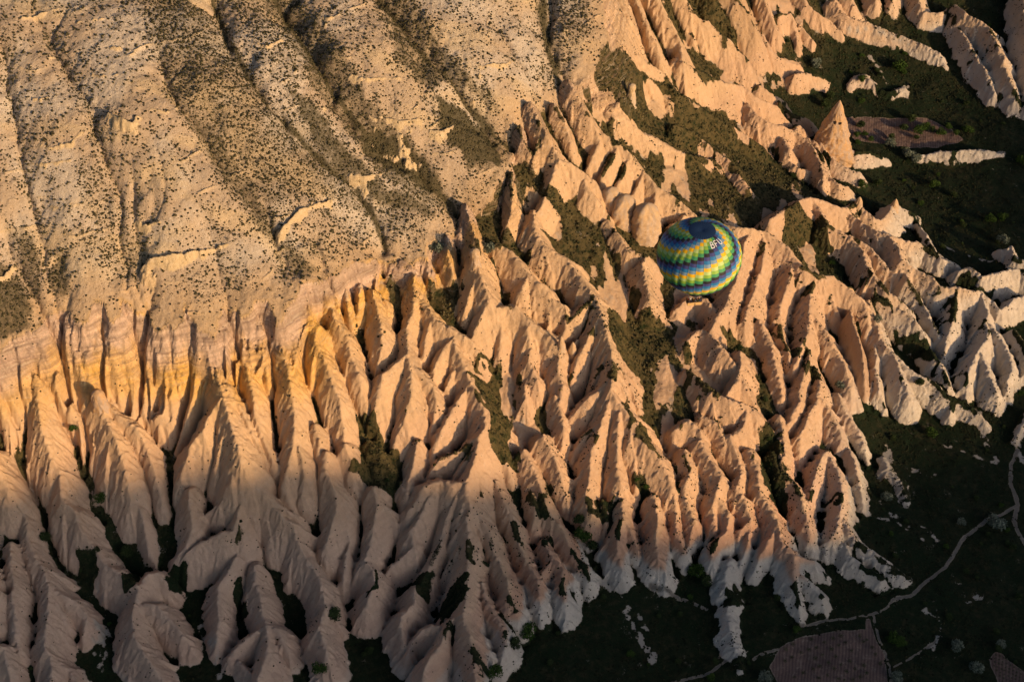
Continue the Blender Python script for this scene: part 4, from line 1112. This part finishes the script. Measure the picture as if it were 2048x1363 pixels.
for sy2 in (-1, 1): g2.tube([bk(-BL / 2 + .2, sy2 * BW * .43, 3.15), bk(BL / 2 - .2, sy2 * BW * .43, 3.15)], .05, 6)
for sx_ in (-1, 1): g2.tube([bk(sx_ * (BL / 2 - .2), -BW * .43, 3.15), bk(sx_ * (BL / 2 - .2), BW * .43, 3.15)], .05, 6)
frame = g2.build('burner_frame', [M_ST], balloon)
for bx_ in (-.5, .5):
    for by_ in (-.28, .28):
        gb_ = Geo(); gb_.tube([bk(bx_, by_, 2.95), bk(bx_, by_, 3.2), bk(bx_, by_, 3.65)], .13, 10); gb_.tube([bk(bx_, by_, 3.6), bk(bx_, by_, 3.72)], .2, 10); gb_.build('burner', [M_ST], frame)
g3 = Geo()
g3.box((0, 0, .06), (BL - .1, BW - .1, .12), 0, YAW, .1)
for sy2 in (-1, 1): g3.box(bk(0, sy2 * (BW / 2 - .05), BH / 2), (BL, .10, BH - .02), 0, YAW, .02)
for sx_ in (-1, 1): g3.box(bk(sx_ * (BL / 2 - .05), 0, BH / 2), (.10, BW - .22, BH - .02), 0, YAW, .02)
for sx_ in (-.28, .28): g3.box(bk(sx_ * BL, 0, BH / 2 - .05), (.07, BW - .24, BH - .2), 0, YAW, .01)
basket = g3.build('basket', [M_WK], balloon)
g4 = Geo()
cs = [(-BL / 2 + .02, -BW / 2 + .02), (BL / 2 - .02, -BW / 2 + .02), (BL / 2 - .02, BW / 2 - .02), (-BL / 2 + .02, BW / 2 - .02)]
for a_, b_ in zip(cs, cs[1:] + cs[:1]): g4.tube([bk(*a_, BH), bk(*b_, BH)], .10, 8)
g4.build('padded_rim', [M_PAD], basket)
g5 = Geo(); g5.box(bk(-BL / 2 - .02, 0, .62), (.03, BW - .3, 1.0), 0, YAW, .01); g5.build('shaded_end_panel', [M_PAD], basket)  # added dark panel paints the shade on the basket's left end
g6 = Geo(); g6.box(bk(.1, -BW / 2 - .01, .42), (.5, .03, .35), 0, YAW, .01); g6.build('step_hole', [M_PAD], basket)  # dark slab painted in for the shade inside the step hole

# passengers: one skinned body, copied
def person_mesh():
    J = [(0, 0, .95, .15, .11), (0, 0, 1.15, .14, .10), (0, 0, 1.36, .19, .11), (0, 0, 1.46, .07, .07), (0, .01, 1.52, .055, .055), (0, -.01, 1.60, .085, .095), (0, -.01, 1.68, .085, .10), (0, .0, 1.75, .05, .06)]
    E_ = [(i, i + 1) for i in range(7)]
    for s_ in (-1, 1):
        b0 = len(J)
        J += [(s_ * .19, 0, 1.42, .06, .06), (s_ * .25, -.05, 1.2, .048, .048), (s_ * .20, -.27, 1.24, .038, .038), (s_ * .19, -.34, 1.25, .034, .02)]
        E_ += [(2, b0), (b0, b0 + 1), (b0 + 1, b0 + 2), (b0 + 2, b0 + 3)]
        for q, (dx, ln) in enumerate(((-.030, .065), (-.010, .075), (.010, .072), (.028, .058))):
            k = len(J); J += [(s_ * .19 + dx, -.34 - ln * .6, 1.25, .010, .009), (s_ * .19 + dx, -.34 - ln, 1.228, .008, .008)]; E_ += [(b0 + 3, k), (k, k + 1)]
        k = len(J); J += [(s_ * (.19 - .045), -.345, 1.245, .011, .010), (s_ * (.19 - .06), -.375, 1.235, .009, .009)]; E_ += [(b0 + 3, k), (k, k + 1)]
        k = len(J); J += [(s_ * .09, 0, .88, .09, .09), (s_ * .10, -.01, .50, .062, .065), (s_ * .10, .02, .12, .042, .045), (s_ * .10, -.12, .06, .04, .03)]
        E_ += [(0, k), (k, k + 1), (k + 1, k + 2), (k + 2, k + 3)]
    me = D.meshes.new('body'); me.from_pydata([j[:3] for j in J], E_, []); ob = D.objects.new('body', me); C.objects.link(ob)
    ob.modifiers.new('s', 'SKIN')
    for i, j in enumerate(J):
        sv = me.skin_vertices[0].data[i]; sv.radius = (j[3], j[4]); sv.use_root = (i == 0)
    ob.modifiers.new('u', 'SUBSURF').levels = 1
    dg = bpy.context.evaluated_depsgraph_get(); me2 = D.meshes.new_from_object(ob.evaluated_get(dg)); D.objects.remove(ob)
    return me2
PM = person_mesh(); PM.name = 'body'
M_SKIN = simple('skin', (.50, .30, .20), .6); M_HAIR = [simple('dark_hair', (.02, .014, .010), .6), simple('brown_hair', (.12, .06, .03), .6)]
M_TR = simple('dark_trousers', (.03, .035, .05), .8)
PM.materials.append(M_SKIN); PM.materials.append(M_TR)
coats = [('black padded jacket', (.015, .015, .018)), ('dark red jacket', (.25, .02, .02)), ('navy hoodie', (.02, .03, .09)), ('white jacket', (.75, .73, .70)), ('grey coat', (.16, .16, .17)), ('brown coat', (.12, .06, .03)),
         ('dark green jacket', (.03, .06, .03)), ('pale pink jacket', (.60, .33, .33)), ('blue jacket', (.04, .10, .28)), ('tan jacket', (.42, .28, .14))]
HV = []; HF = []
for i in range(5):
    for j in range(10):
        t = i / 4 * 1.9; a_ = j * 2 * math.pi / 10; HV.append((.103 * math.sin(t) * math.cos(a_), .006 + .118 * math.sin(t) * math.sin(a_) * (1 if math.sin(a_) > 0 or t < 1.2 else .6), 1.66 + .115 * math.cos(t) + (.05 if (math.sin(a_) < -.3 and t > 1.2) else 0)))
for i in range(4):
    for j in range(10): HF.append((i * 10 + j, (i + 1) * 10 + j, (i + 1) * 10 + (j + 1) % 10, i * 10 + (j + 1) % 10))
spots = [(-1.75, -.52), (-1.7, .50), (-1.0, -.5), (-.95, .52), (.3, -.5), (-.35, .5), (.95, -.52), (1.0, .5), (1.7, -.5), (1.72, .48)]
wh = ['at the front left corner of the balloon basket', 'at the rear left corner of the balloon basket', 'second from the left along the front of the basket', 'second from the left along the rear of the basket', 'right of the middle along the front of the basket',
      'under the burners at the rear of the basket', 'fourth from the left along the front of the basket', 'fourth from the left along the rear of the basket', 'at the front right corner of the balloon basket', 'at the rear right corner of the balloon basket']
base_o = balloon.location
for i, ((x, y), (cn, cc_)) in enumerate(zip(spots, coats)):
    me = PM.copy(); me.materials.clear(); cm = simple(cn.replace(' ', '_'), cc_, .8)
    for m in (M_SKIN, M_TR, cm): me.materials.append(m)
    cz = np.empty(len(me.polygons) * 3, np.float32); me.polygons.foreach_get('center', cz); cz = cz.reshape(-1, 3)
    me.polygons.foreach_set('material_index', np.where(cz[:, 2] < .92, 1, np.where((cz[:, 2] < 1.49) & (cz[:, 1] > -.31), 2, 0)).astype(np.int32)); me.polygons.foreach_set('use_smooth', np.ones(len(me.polygons), bool))
    q = bk(x, y, .12); rz = (0 if y < 0 else math.pi) + rng.uniform(-.3, .3) + YAW
    po = D.objects.new('person', me); C.objects.link(po); po.location = (base_o.x + q[0] * BSC, base_o.y + q[1] * BSC, base_o.z + q[2] * BSC); po.scale = (.94,) * 3; po.rotation_euler = (0, 0, rz)
    tag(po, 'person in a ' + cn + ' ' + wh[i], 'person', 'passengers in the balloon basket')
    mesh_obj('hair', HV, HF, [M_HAIR[i % 2]], po)

# ------------------------------------------------------------------ fairy chimney and free-standing rocks
def rock_mat(name, ca, cb, cc_=(.30, .19, .12)):
    q = NT(name); p_ = q.n('ShaderNodeTexCoord').outputs['Object']
    mp = q.n('ShaderNodeMapping'); mp.inputs['Scale'].default_value = (1, 1, .25); q.l(p_, mp.inputs[0])
    a_ = q.noise(.5, 6, .65, mp.outputs[0]); b_ = q.noise(2.2, 5, .7, p_)
    c_ = q.mix(q.step(a_, .38, .62), ca, cb); c_ = q.mix(q.math('MULTIPLY', q.step(b_, .5, .75), .6), c_, cc_); q.l(c_, q.b.inputs['Base Color'])
    q.bump(q.math('ADD', b_, q.noise(6, 3, .7, p_)), .4, .6)
    return q.m
M_CH = rock_mat('tuff_cone', (.60, .38, .19), (.50, .38, .28)); M_SP = rock_mat('warm_tuff', (.62, .43, .24), (.55, .42, .30)); M_CR = rock_mat('cliff_crag', (.64, .47, .26), (.58, .46, .34))
M_CAVE = simple('cave_shade', (.035, .025, .02), .95)  # near-black colour stands in for the shade inside the openings
def rock(name, u, v, h, rx, ry, label, cat, mat, prof, rz=0, lean=(0, 0), seed=0, bumps=(), holes=(), sink=2.5, group=None, n=64, m=40):
    b_ = cast(H, u, v); zb = min(bil(H, b_[0] + dx, b_[1] + dy) for dx in (-rx * .6, 0, rx * .6) for dy in (-ry * .6, 0, ry * .6)) - sink * .3
    zb = max(zb, b_[2] - 12)
    hh_ = h + (b_[2] - zb)
    V = []; F = []
    for i in range(m + 1):
        t = i / m
        for j in range(n):
            a_ = 2 * math.pi * j / n
            r_ = np.interp(t, *prof)
            fl = 1 + .16 * (float(vnoise(j / n * 9 + seed * 7, t * 2.2)) - .5) + .16 * (float(fbm(math.cos(a_) * 2.3 + seed + 40, math.sin(a_) * 2.3 + t * 4 + 40, 4)) - .5) * 1.6
            fl += .22 * (float(fbm(math.cos(a_) * 5 + seed, math.sin(a_) * 5 + t * hh_ / 2.2, 4)) - .5) + .02 * math.sin(t * hh_ * 2.2 + float(vnoise(a_ * 2, seed)) * 5); x = rx * r_ * math.cos(a_) * fl; y = ry * r_ * math.sin(a_) * fl
            for (ba, bt, bw, bh_, amp) in bumps:
                da = (a_ - ba + math.pi) % (2 * math.pi) - math.pi
                k = math.exp(-(da / bw) ** 2 - ((t - bt) / bh_) ** 2) * amp; x += k * math.cos(a_); y += k * math.sin(a_)
            for (ba, bt, bw, bh_, dep) in holes:
                da = (a_ - ba + math.pi) % (2 * math.pi) - math.pi
                if (da / bw) ** 2 + ((t - bt) / bh_) ** 2 < 1: q = max(0.0, 1 - dep / max(math.hypot(x, y), .1)); x *= q; y *= q
            ca, sa = math.cos(rz), math.sin(rz)
            V.append((x * ca - y * sa + lean[0] * t * hh_, x * sa + y * ca + lean[1] * t * hh_, t * hh_))
    for i in range(m):
        for j in range(n): F.append((i * n + j, i * n + (j + 1) % n, (i + 1) * n + (j + 1) % n, (i + 1) * n + j))
    F.append(tuple(m * n + j for j in range(n)))
    o = mesh_obj(name, V, F, [mat], None, True, None, (b_[0], b_[1], zb))
    tag(o, label, cat, group)
    return o, hh_
cone_prof = ([0, .12, .3, .5, .66, .78, .86, .93, .98, 1], [1.12, 1.0, .86, .66, .46, .30, .22, .13, .05, .01])
AZC = math.radians(-90)
chim, hc = rock('fairy_chimney', 1660, 306, 36.5, 11.8, 10.5, 'tall pointed fairy chimney with small cave openings beside the bare plot', 'rock cone', M_CH, cone_prof, seed=3, sink=6,
   bumps=((AZC + .75, .12, .35, .16, 3.2), (AZC - .9, .10, .4, .14, 1.5)), holes=((AZC - .35, .70, .10, .022, 1.8), (AZC + .32, .69, .14, .016, 1.6), (AZC + .5, .80, .12, .012, 1.0)), n=120, m=110)
for ba, bt, wd_, ht_ in ((AZC - .35, .70, .42, 1.3), (AZC + .32, .69, .6, .9), (AZC + .5, .80, .3, .6)):
    r_ = 12 * np.interp(bt, *cone_prof) - .5; zc_ = bt * hc
    gq = Geo(); gq.box((r_ * math.cos(ba), r_ * math.sin(ba), zc_), (.5, wd_ * 2.2, ht_ * 1.3), 0, ba, .03); gq.build('cave_opening', [M_CAVE], chim)
blk = ([0, .15, .5, .8, .92, 1], [1.1, 1.05, .95, .8, .55, .1])
spk = ([0, .2, .5, .75, .9, 1], [1.1, 1, .8, .55, .3, .03])
rock('rock_pillar', 1262, 197, 9, 2.6, 2.2, 'small orange hoodoo standing alone on the green slope near the top', 'rock pillar', M_CR, ([0, .1, .4, .62, .7, .8, .95, 1], [1.3, 1.1, .9, .72, .62, .8, .7, .2]), seed=5)
rock('boulder', 1221, 403, 9, 5.2, 4.4, 'rounded orange boulder leftmost of the three in the ravine above the balloon', 'boulder', M_SP, blk, seed=8)
rock('boulder', 1246, 444, 17, 6.2, 5.2, 'tall blocky orange boulder middle of the three in the ravine', 'boulder', M_SP, blk, seed=9, rz=.4)
rock('boulder', 1290, 470, 20, 7.5, 5.5, 'jagged broad orange boulder nearest the balloon in the ravine', 'boulder', M_SP, ([0, .2, .6, .85, .95, 1], [1.0, 1.0, .9, .7, .4, .1]), seed=12, bumps=((AZC - .6, .9, .5, .12, 1.5),))
rock('rock_pinnacle', 950, 524, 8, 2.4, 2.2, 'small square pinnacle on the tip of a pale ridge left of centre', 'rock pinnacle', M_SP, ([0, .3, .5, .7, .9, 1], [1.3, 1.0, .8, 1.0, .9, .3]), seed=14)
rock('rock_pinnacle', 1145, 705, 7, 2.2, 2.0, 'slender pinnacle beside the dark gully in the middle', 'rock pinnacle', M_SP, spk, seed=16)
rock('rock_pinnacle', 1122, 694, 7, 2.0, 2.0, 'short pointed pinnacle on the crest left of the middle gully', 'rock pinnacle', M_SP, spk, seed=17)
rock('rock_pinnacle', 200, 805, 8, 3.6, 3.0, 'knobbly grey brown rock cap on the tall cone far left', 'rock pinnacle', M_CH, blk, seed=19)
rock('rock_pinnacle', 1717, 408, 5, 2.6, 2.4, 'sharp pale pinnacle on the crest at the edge of the green valley', 'rock pinnacle', M_SP, spk, seed=25)
rock('rock_pinnacle', 1789, 412, 5, 2.6, 2.4, 'sharp pale pinnacle at the outer end of the crest in the green valley', 'rock pinnacle', M_SP, spk, seed=26)

# ------------------------------------------------------------------ shrubs, bushes and undergrowth
def leaf_mat(name, c0, c1, c2):
    q = NT(name); at = q.n('ShaderNodeAttribute', attribute_name='tone').outputs[2]
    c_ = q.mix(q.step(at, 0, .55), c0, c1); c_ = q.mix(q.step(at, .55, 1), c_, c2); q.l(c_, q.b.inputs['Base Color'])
    return q.m
M_SCRUB = leaf_mat('scrub_leaf', (.036, .034, .017), (.080, .070, .033), (.15, .125, .065))
M_UNDER = leaf_mat('undergrowth_leaf', (.010, .016, .007), (.05, .047, .020), (.15, .12, .055))
M_GREEN = leaf_mat('bright_leaf', (.016, .038, .008), (.04, .080, .014), (.07, .115, .025))
M_DARK = leaf_mat('dark_leaf', (.014, .028, .010), (.035, .055, .018), (.06, .085, .03))
M_PALE = leaf_mat('pale_leaf', (.05, .07, .05), (.13, .16, .12), (.24, .27, .20))
M_WOOD = simple('bark', (.10, .075, .05), .9, .3, 4)
t_ = (1 + 5 ** .5) / 2
ICO = np.array([(-1, t_, 0), (1, t_, 0), (-1, -t_, 0), (1, -t_, 0), (0, -1, t_), (0, 1, t_), (0, -1, -t_), (0, 1, -t_), (t_, 0, -1), (t_, 0, 1), (-t_, 0, -1), (-t_, 0, 1)]) / math.hypot(1, t_)
ICF = np.array([(0, 11, 5), (0, 5, 1), (0, 1, 7), (0, 7, 10), (0, 10, 11), (1, 5, 9), (5, 11, 4), (11, 10, 2), (10, 7, 6), (7, 1, 8), (3, 9, 4), (3, 4, 2), (3, 2, 6), (3, 6, 8), (3, 8, 9), (4, 9, 5), (2, 4, 11), (6, 2, 10), (8, 6, 7), (9, 8, 1)])
def bilv(A, x, y):
    i = np.clip(np.searchsorted(fx, x) - 1, 0, len(fx) - 2); j = np.clip(np.searchsorted(fy, y) - 1, 0, len(fy) - 2)
    a = np.clip((x - fx[i]) / (fx[i + 1] - fx[i]), 0, 1); b = np.clip((y - fy[j]) / (fy[j + 1] - fy[j]), 0, 1)
    return (A[j, i] * (1 - a) + A[j, i + 1] * a) * (1 - b) + (A[j + 1, i] * (1 - a) + A[j + 1, i + 1] * a) * b
def blobs(x, y, z, r, tone, squash=.75):
    n = len(x)
    q = ICO[None] * (1 + .45 * (rng.random((n, 12, 1)) - .5)) + .25 * (rng.random((n, 12, 3)) - .5)
    a = rng.random(n) * 6.28; ca, sa = np.cos(a)[:, None], np.sin(a)[:, None]
    X = (q[..., 0] * ca - q[..., 1] * sa) * r[:, None] + x[:, None]; Y = (q[..., 0] * sa + q[..., 1] * ca) * r[:, None] + y[:, None]; Z = (q[..., 2] * squash + .45) * r[:, None] + z[:, None]
    V = np.stack([X, Y, Z], -1).reshape(-1, 3); F = (ICF[None] + 12 * np.arange(n)[:, None, None]).reshape(-1, 3)
    T = np.clip(np.repeat(tone, 12) + .25 * (rng.random(n * 12) - .5), 0, 1)
    return V, F, T
def foliage_obj(name, V, F, T, mat, parent=None, loc=None):
    o = D.objects.new(name, build_mesh(name, V, F, [mat], smooth=False)); C.objects.link(o)
    at = o.data.attributes.new('tone', 'FLOAT', 'POINT'); at.data.foreach_set('value', T.astype(np.float32))
    if parent: o.parent = parent
    if loc is not None: o.location = loc
    return o
def scatter(n, dens, box):
    x = rng.uniform(box[0], box[1], n); y = rng.uniform(box[2], box[3], n)
    keep = rng.random(n) < bilv(dens, x, y)
    return x[keep], y[keep]
inview = np.ones(H.shape)
DEP = gy * Fv[1] + (H - CAM[2]) * Fv[2]; PU = gx / DEP * FPX; PV = (gy * Uv[1] + (H - CAM[2]) * Uv[2]) / DEP * FPX
near_frame = ((np.abs(PU) < 1150) & (np.abs(PV) < 800)).astype(float)   # ground the photograph could show, with a margin
clump = fbm(gx / 7 + 60, gy / 7, 4)
d_scr = slope_in * near_frame * (1 - .9 * cragm) * np.clip(.26 * ss(.35, .6, clump) + .14 + scrub * (1.3 + .3 * ss(.4, .6, clump)), 0, 1)
d_scr *= np.clip(1 - .7 * ss(-12, -1, rd), .15, 1)
AREA = (fx[-1] - fx[0]) * (fy[-1] - fy[0])
x, y = scatter(int(AREA * 2.8), d_scr, (fx[0], fx[-1], fy[0], fy[-1]))
r = .15 + .50 * rng.random(len(x)) ** 3.6; z = bilv(H, x, y) - .1
tone = np.clip(.35 + .9 * (bilv(fbm(gx / 12, gy / 12, 3), x, y) - .5) + .5 * (rng.random(len(x)) - .5), 0, 1)
V, F, T = blobs(x, y, z, r, tone); print('scrub', len(x))
tag(foliage_obj('scrub', V, F, T, M_SCRUB), 'low dry scrub dotted all over the pale upper slope', 'scrub', None, 'stuff')
d_un = np.clip(veg, 0, 1) * near_frame * (.35 + .65 * ss(.42, .58, clump))
x, y = scatter(int(AREA * 1.3), d_un, (fx[0], fx[-1], fy[0], fy[-1]))
r = .22 + .60 * rng.random(len(x)) ** 2.8; r *= .7 + .3 * np.clip((bilv(H, x, y) - 5) / 25, 0, 1); z = bilv(H, x, y) - .12
tone = np.clip(.45 + 1.1 * (bilv(fbm(gx / 9 + 30, gy / 9, 3), x, y) - .5) + .5 * (rng.random(len(x)) - .5), 0, 1)
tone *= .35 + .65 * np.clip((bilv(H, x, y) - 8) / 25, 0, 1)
V, F, T = blobs(x, y, z, r, tone); print('undergrowth', len(x))
tag(foliage_obj('undergrowth', V, F, T, M_UNDER), 'grass tufts and weeds filling the gullies and valley floor', 'undergrowth', None, 'stuff')
# seedlings on bare spurs
d_s = kind * near_frame * (1 - slope_in) * (.012 + (.10 + .35 * ss(-60, 20, gx)) * ss(.50, .66, clump))
x, y = scatter(int(AREA * .8), d_s, (fx[0], fx[-1], fy[0], fy[-1]))
r = .18 + .3 * rng.random(len(x)) ** 2; V, F, T = blobs(x, y, bilv(H, x, y) - .05, r, rng.random(len(x)) * .6); print('tufts', len(x))
tag(foliage_obj('tufts', V, F, T, M_UNDER), 'tiny scattered tufts clinging to the bare tuff spurs', 'tufts', None, 'stuff')

def crown_mesh(r, n, hgt, seed):
    """leaf sprays spread through an uneven crown"""
    q = np.random.default_rng(seed)
    lob = q.normal(size=(7, 3)); lob /= np.linalg.norm(lob, axis=1, keepdims=True); lob[:, 2] = np.abs(lob[:, 2]) * .8; lob *= r * .55; lob[:, 2] += hgt * .55
    k = q.integers(0, 7, n); d = q.normal(size=(n, 3)); d /= np.linalg.norm(d, axis=1, keepdims=True)
    c_ = lob[k] + d * (r * (.28 + .30 * q.random((n, 1)))) * np.array([1, 1, .8]); c_[:, 2] = np.maximum(c_[:, 2], .12 * r)
    s_ = r * (.07 + .07 * q.random(n))
    a = q.normal(size=(n, 3)); a /= np.linalg.norm(a, axis=1, keepdims=True); b = np.cross(a, q.normal(size=(n, 3))); b /= np.linalg.norm(b, axis=1, keepdims=True)
    V = np.stack([c_ + a * s_[:, None], c_ + b * s_[:, None] * .6, c_ - a * s_[:, None], c_ - b * s_[:, None] * .6], 1).reshape(-1, 3)
    F = np.arange(n * 4).reshape(-1, 4)
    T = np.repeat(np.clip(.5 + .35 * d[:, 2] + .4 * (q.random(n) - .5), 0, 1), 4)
    return V, F, T
def stem_geo(r, hgt, seed):
    q = np.random.default_rng(seed); g_ = Geo(); g_.tube([(0, 0, -.5), (.03 * r, 0, hgt * .25), (0, .04 * r, hgt * .5)], r * .07, 6, 0, r * .045)
    for i in range(5):
        a_ = i * 1.26 + q.random() * .5; g_.tube([(0, .03 * r, hgt * (.2 + .06 * i)), (r * .3 * math.cos(a_), r * .3 * math.sin(a_), hgt * (.5 + .05 * i)), (r * .55 * math.cos(a_), r * .55 * math.sin(a_), hgt * (.68 + .04 * i))], r * .035, 5, 0, r * .012)
    return g_
protos = {}
def bush(name, kind_, u, v, r, label, cat, group=None, sq=1.0):
    key = (name, kind_)
    p_ = cast(H, u, v) if isinstance(u, (int, float)) and v is not None else u
    if key not in protos:
        nl, mat = {'green': (900, M_GREEN), 'dark': (900, M_DARK), 'pale': (800, M_PALE), 'scrub': (90, M_SCRUB), 'vine': (110, M_DARK)}[kind_]
        V, F, T = crown_mesh(1.0, nl, 1.2, len(protos) + 3)
        o = empty(name, p_.tolist(), label, cat, group)
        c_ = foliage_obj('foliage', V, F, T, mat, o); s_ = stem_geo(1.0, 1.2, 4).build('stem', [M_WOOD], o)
        protos[key] = (o, c_, s_)
    else:
        o0, c0, s0 = protos[key]
        o = o0.copy(); C.objects.link(o)
        for ch in (c0, s0): d_ = ch.copy(); C.objects.link(d_); d_.parent = o
        for k in list(o.keys()):
            if k in ('label', 'group', 'category'): del o[k]
        tag(o, label, cat, group)
    o.location = (p_[0], p_[1], p_[2] - .05); o.scale = (r, r, r * sq); o.rotation_euler = (0, 0, rng.random() * 6.28)
    return o
BUSHES = [(1797,140,4.6,'green','bright round tree on the dark slope below the top right ridge'), (1722,256,3.0,'dark','dark bush at the left end of the bare plot beside the fairy chimney'), (1714,273,2.2,'green','low green bush at the lower left corner of the bare plot'),
 (1729,271,2.0,'green','small upright bush just right of the low bush in the bare plot'), (1741,281,1.9,'green','small round bush on the lower edge of the bare plot'), (1782,279,2.6,'dark','dark bush above the pale one on the lower plot edge'),
 (1806,263,3.2,'dark','dark bush alone in the middle of the bare plot'), (1835,266,3.6,'green','largest tree of the clump on the bare plot'), (1820,242,3.5,'dark','dark tree on the upper edge of the bare plot'), (1850,258,3.0,'green','yellowish bush right of the largest plot tree'),
 (1881,270,3.1,'green','bright bush in the right half of the bare plot'), (1895,257,2.3,'green','small bush on the upper right edge of the plot'), (1912,269,2.1,'green','last small bush near the right tip of the plot'), (1832,280,2.2,'dark','low dark bush at the foot of the plot clump'),
 (1864,262,2.2,'dark','dark shrub between two brighter ones in the plot'), (1936,266,3.2,'green','bright bush just beyond the right tip of the plot'), (1645,216,4.2,'dark','tree in the dark hollow left of the fairy chimney tip'), (1662,200,3.4,'dark','dark tree behind the fairy chimney tip'),
 (1724,163,3.0,'green','green bush on the slope above the fairy chimney'), (1632,134,3.8,'pale','pale silvery tree in the hollow between the white spurs'), (1780,292,3.3,'pale','pale flowering bush under the lower plot edge'), (1816,314,4.0,'pale','pale flowering tree left of the white bank'),
 (1832,324,3.4,'pale','second pale tree touching the white bank'), (1868,374,3.2,'green','bright bush alone in the dark meadow below the white bank'), (1722,374,3.0,'green','green bush at the foot of the spur below the fairy chimney'), (1755,372,2.8,'dark','dark bush in the meadow right of the spur foot'),
 (1980,443,3.2,'green','left of two green bushes on the right side of the meadow'), (2004,440,3.2,'green','right of two green bushes on the right side of the meadow'), (2042,327,3.6,'green','green tree at the right edge level with the white bank'), (2004,486,3.4,'pale','pale tree in the dark hollow near the right edge'),
 (1990,1052,4.6,'pale','large pale tree beside the footpath at lower right'), (1922,1047,2.2,'pale','small pale bush on the dark slope left of the footpath'), (1772,998,2.8,'pale','pale bush in the gully beside the white outcrop'), (1789,1282,3.6,'green','bright green bush in the dark ground right of the large field'),
 (1800,1288,2.6,'green','smaller bright bush touching the one right of the field'), (1912,1296,3.0,'pale','dull pale bush left of the small plot'), (1951,1340,3.2,'pale','pale bush below and left of the small plot'), (2001,1291,2.2,'pale','small pale bush just above the small plot'),
 (1792,1358,3.0,'pale','pale bush on the bottom edge beside the large field'), (1393,1150,4.0,'green','green tree at the foot of the white spurs'), (1412,1165,3.0,'dark','dark bush right of the green tree under the white spurs'), (1165,1075,4.0,'green','green tree in the cleft right of the middle spurs'),
 (1180,1100,3.6,'dark','dark tree below the green one in the cleft'), (1160,1045,3.0,'dark','dark tree above the green one in the cleft'), (1058,1268,4.2,'green','green tree at the foot of the tall middle spur'), (1030,1290,3.2,'dark','dark tree against the right side of the middle spur toe'),
 (990,1350,3.6,'green','green bush on the bottom edge beside the central spur'), (202,1000,3.0,'green','bright bush in the gully left of the highest left cone'), (150,860,2.4,'green','bright bush in the upper left gully'), (871,503,4.0,'pale','grey green tree at the head of the gully left of centre'),
 (978,503,3.2,'pale','grey green bush in the notch left of the central ridge'), (1753,643,2.6,'pale','grey green bush beside the brown spire'), (1678,774,2.4,'pale','grey green bush in the gully left of the brown spire foot'), (1905,395,2.6,'dark','dark bush in the open meadow at right'),
 (675,1235,4.0,'dark','dark tree in the gully at the bottom left of centre'), (250,1110,3.6,'dark','dark tree in the broad left gully'), (90,1080,3.0,'dark','dark bush in the far left gully'), (640,1340,3.4,'green','green bush on the bottom edge below the left spurs'),
 (1840,770,2.6,'dark','dark bush at the head of the right hand meadow'), (1860,870,3.0,'green','green bush in the meadow below the big rounded spur'), (1530,1360,3.2,'pale','grey bush at the bottom left corner of the large field'), (1478,700,2.2,'dark','dark bush in the scrubby hollow right of the balloon basket')]
for k, (u, v, r_, kd, lab) in enumerate(BUSHES):
    bush('bush' if r_ < 3.4 else 'tree', kd, u, v, r_, lab, 'bush' if r_ < 3.4 else 'tree')
vx = "258,430 197,460 312,492 380,470 440,450 503,410 568,385 630,365 770,358 392,388 250,522 187,552 545,465 608,437 663,412 825,390 485,505 428,540 590,525 710,478 875,450 895,505 525,565 465,597 405,615 340,645 270,680 630,580 700,562 575,617 520,660 460,690 795,590 740,620 672,640 780,675 720,695 655,700 612,690 930,570 820,650 800,408"
for a_, b_ in pts(vx):
    bush('vine', 'vine', 1520 + a_ / 3.88, 1180 + b_ / 3.88, 1.0 + .6 * rng.random(), 'small leafy vine planted in the ploughed field at the bottom', 'vine', 'vines in the large ploughed field')
for i in range(10):
    for j in range(7):
        u = 1984 + i * 7.5 - j * 1.5; v = 1309 + j * 7.2 + i * 3.4 - 3
        p_ = cast(H, u, v)
        if u < 2052 and poly_sd(field_w[1], np.array([p_[0]]), np.array([p_[1]]))[0] < -.6:
            bush('vine', 'vine', p_, None, .6 + .25 * rng.random(), 'tiny vine in the dotted plot at the bottom right corner', 'vine', 'vines in the small right hand plot')
cnt = 0
while cnt < 90:
    u = rng.uniform(0, 2048); v = rng.uniform(0, 1363); p_ = cast(H, u, v); a_ = np.array([p_[0]]), np.array([p_[1]])
    if bilv(veg, *a_)[0] < .9 or p_[2] > 34 or bilv(fl_, *a_)[0] > .01 or bilv(path, *a_)[0] > .01: continue
    bush('bush', 'dark' if rng.random() < .75 else 'green', p_, None, rng.uniform(.9, 2.2), 'small wild bush on the dim green floor of the valley and its gullies', 'bush', 'wild bushes on the valley floor', .85); cnt += 1
# the 300 largest bushes of the upper slope stand alone
cnt = 0
PXg = None
while cnt < 300:
    u = rng.uniform(0, 1150); v = rng.uniform(0, 620); p_ = cast(H, u, v)
    if bilv(slope_in, np.array([p_[0]]), np.array([p_[1]]))[0] < .9 or rng.random() > .35 + bilv(scrub, np.array([p_[0]]), np.array([p_[1]]))[0] + .6 * (bilv(clump, np.array([p_[0]]), np.array([p_[1]]))[0] > .55): continue
    bush('shrub', 'scrub', p_, None, rng.uniform(.75, 1.25), 'rounded dark shrub among the low scrub of the pale upper slope', 'shrub', 'larger shrubs on the upper slope', .75); cnt += 1
print('done')
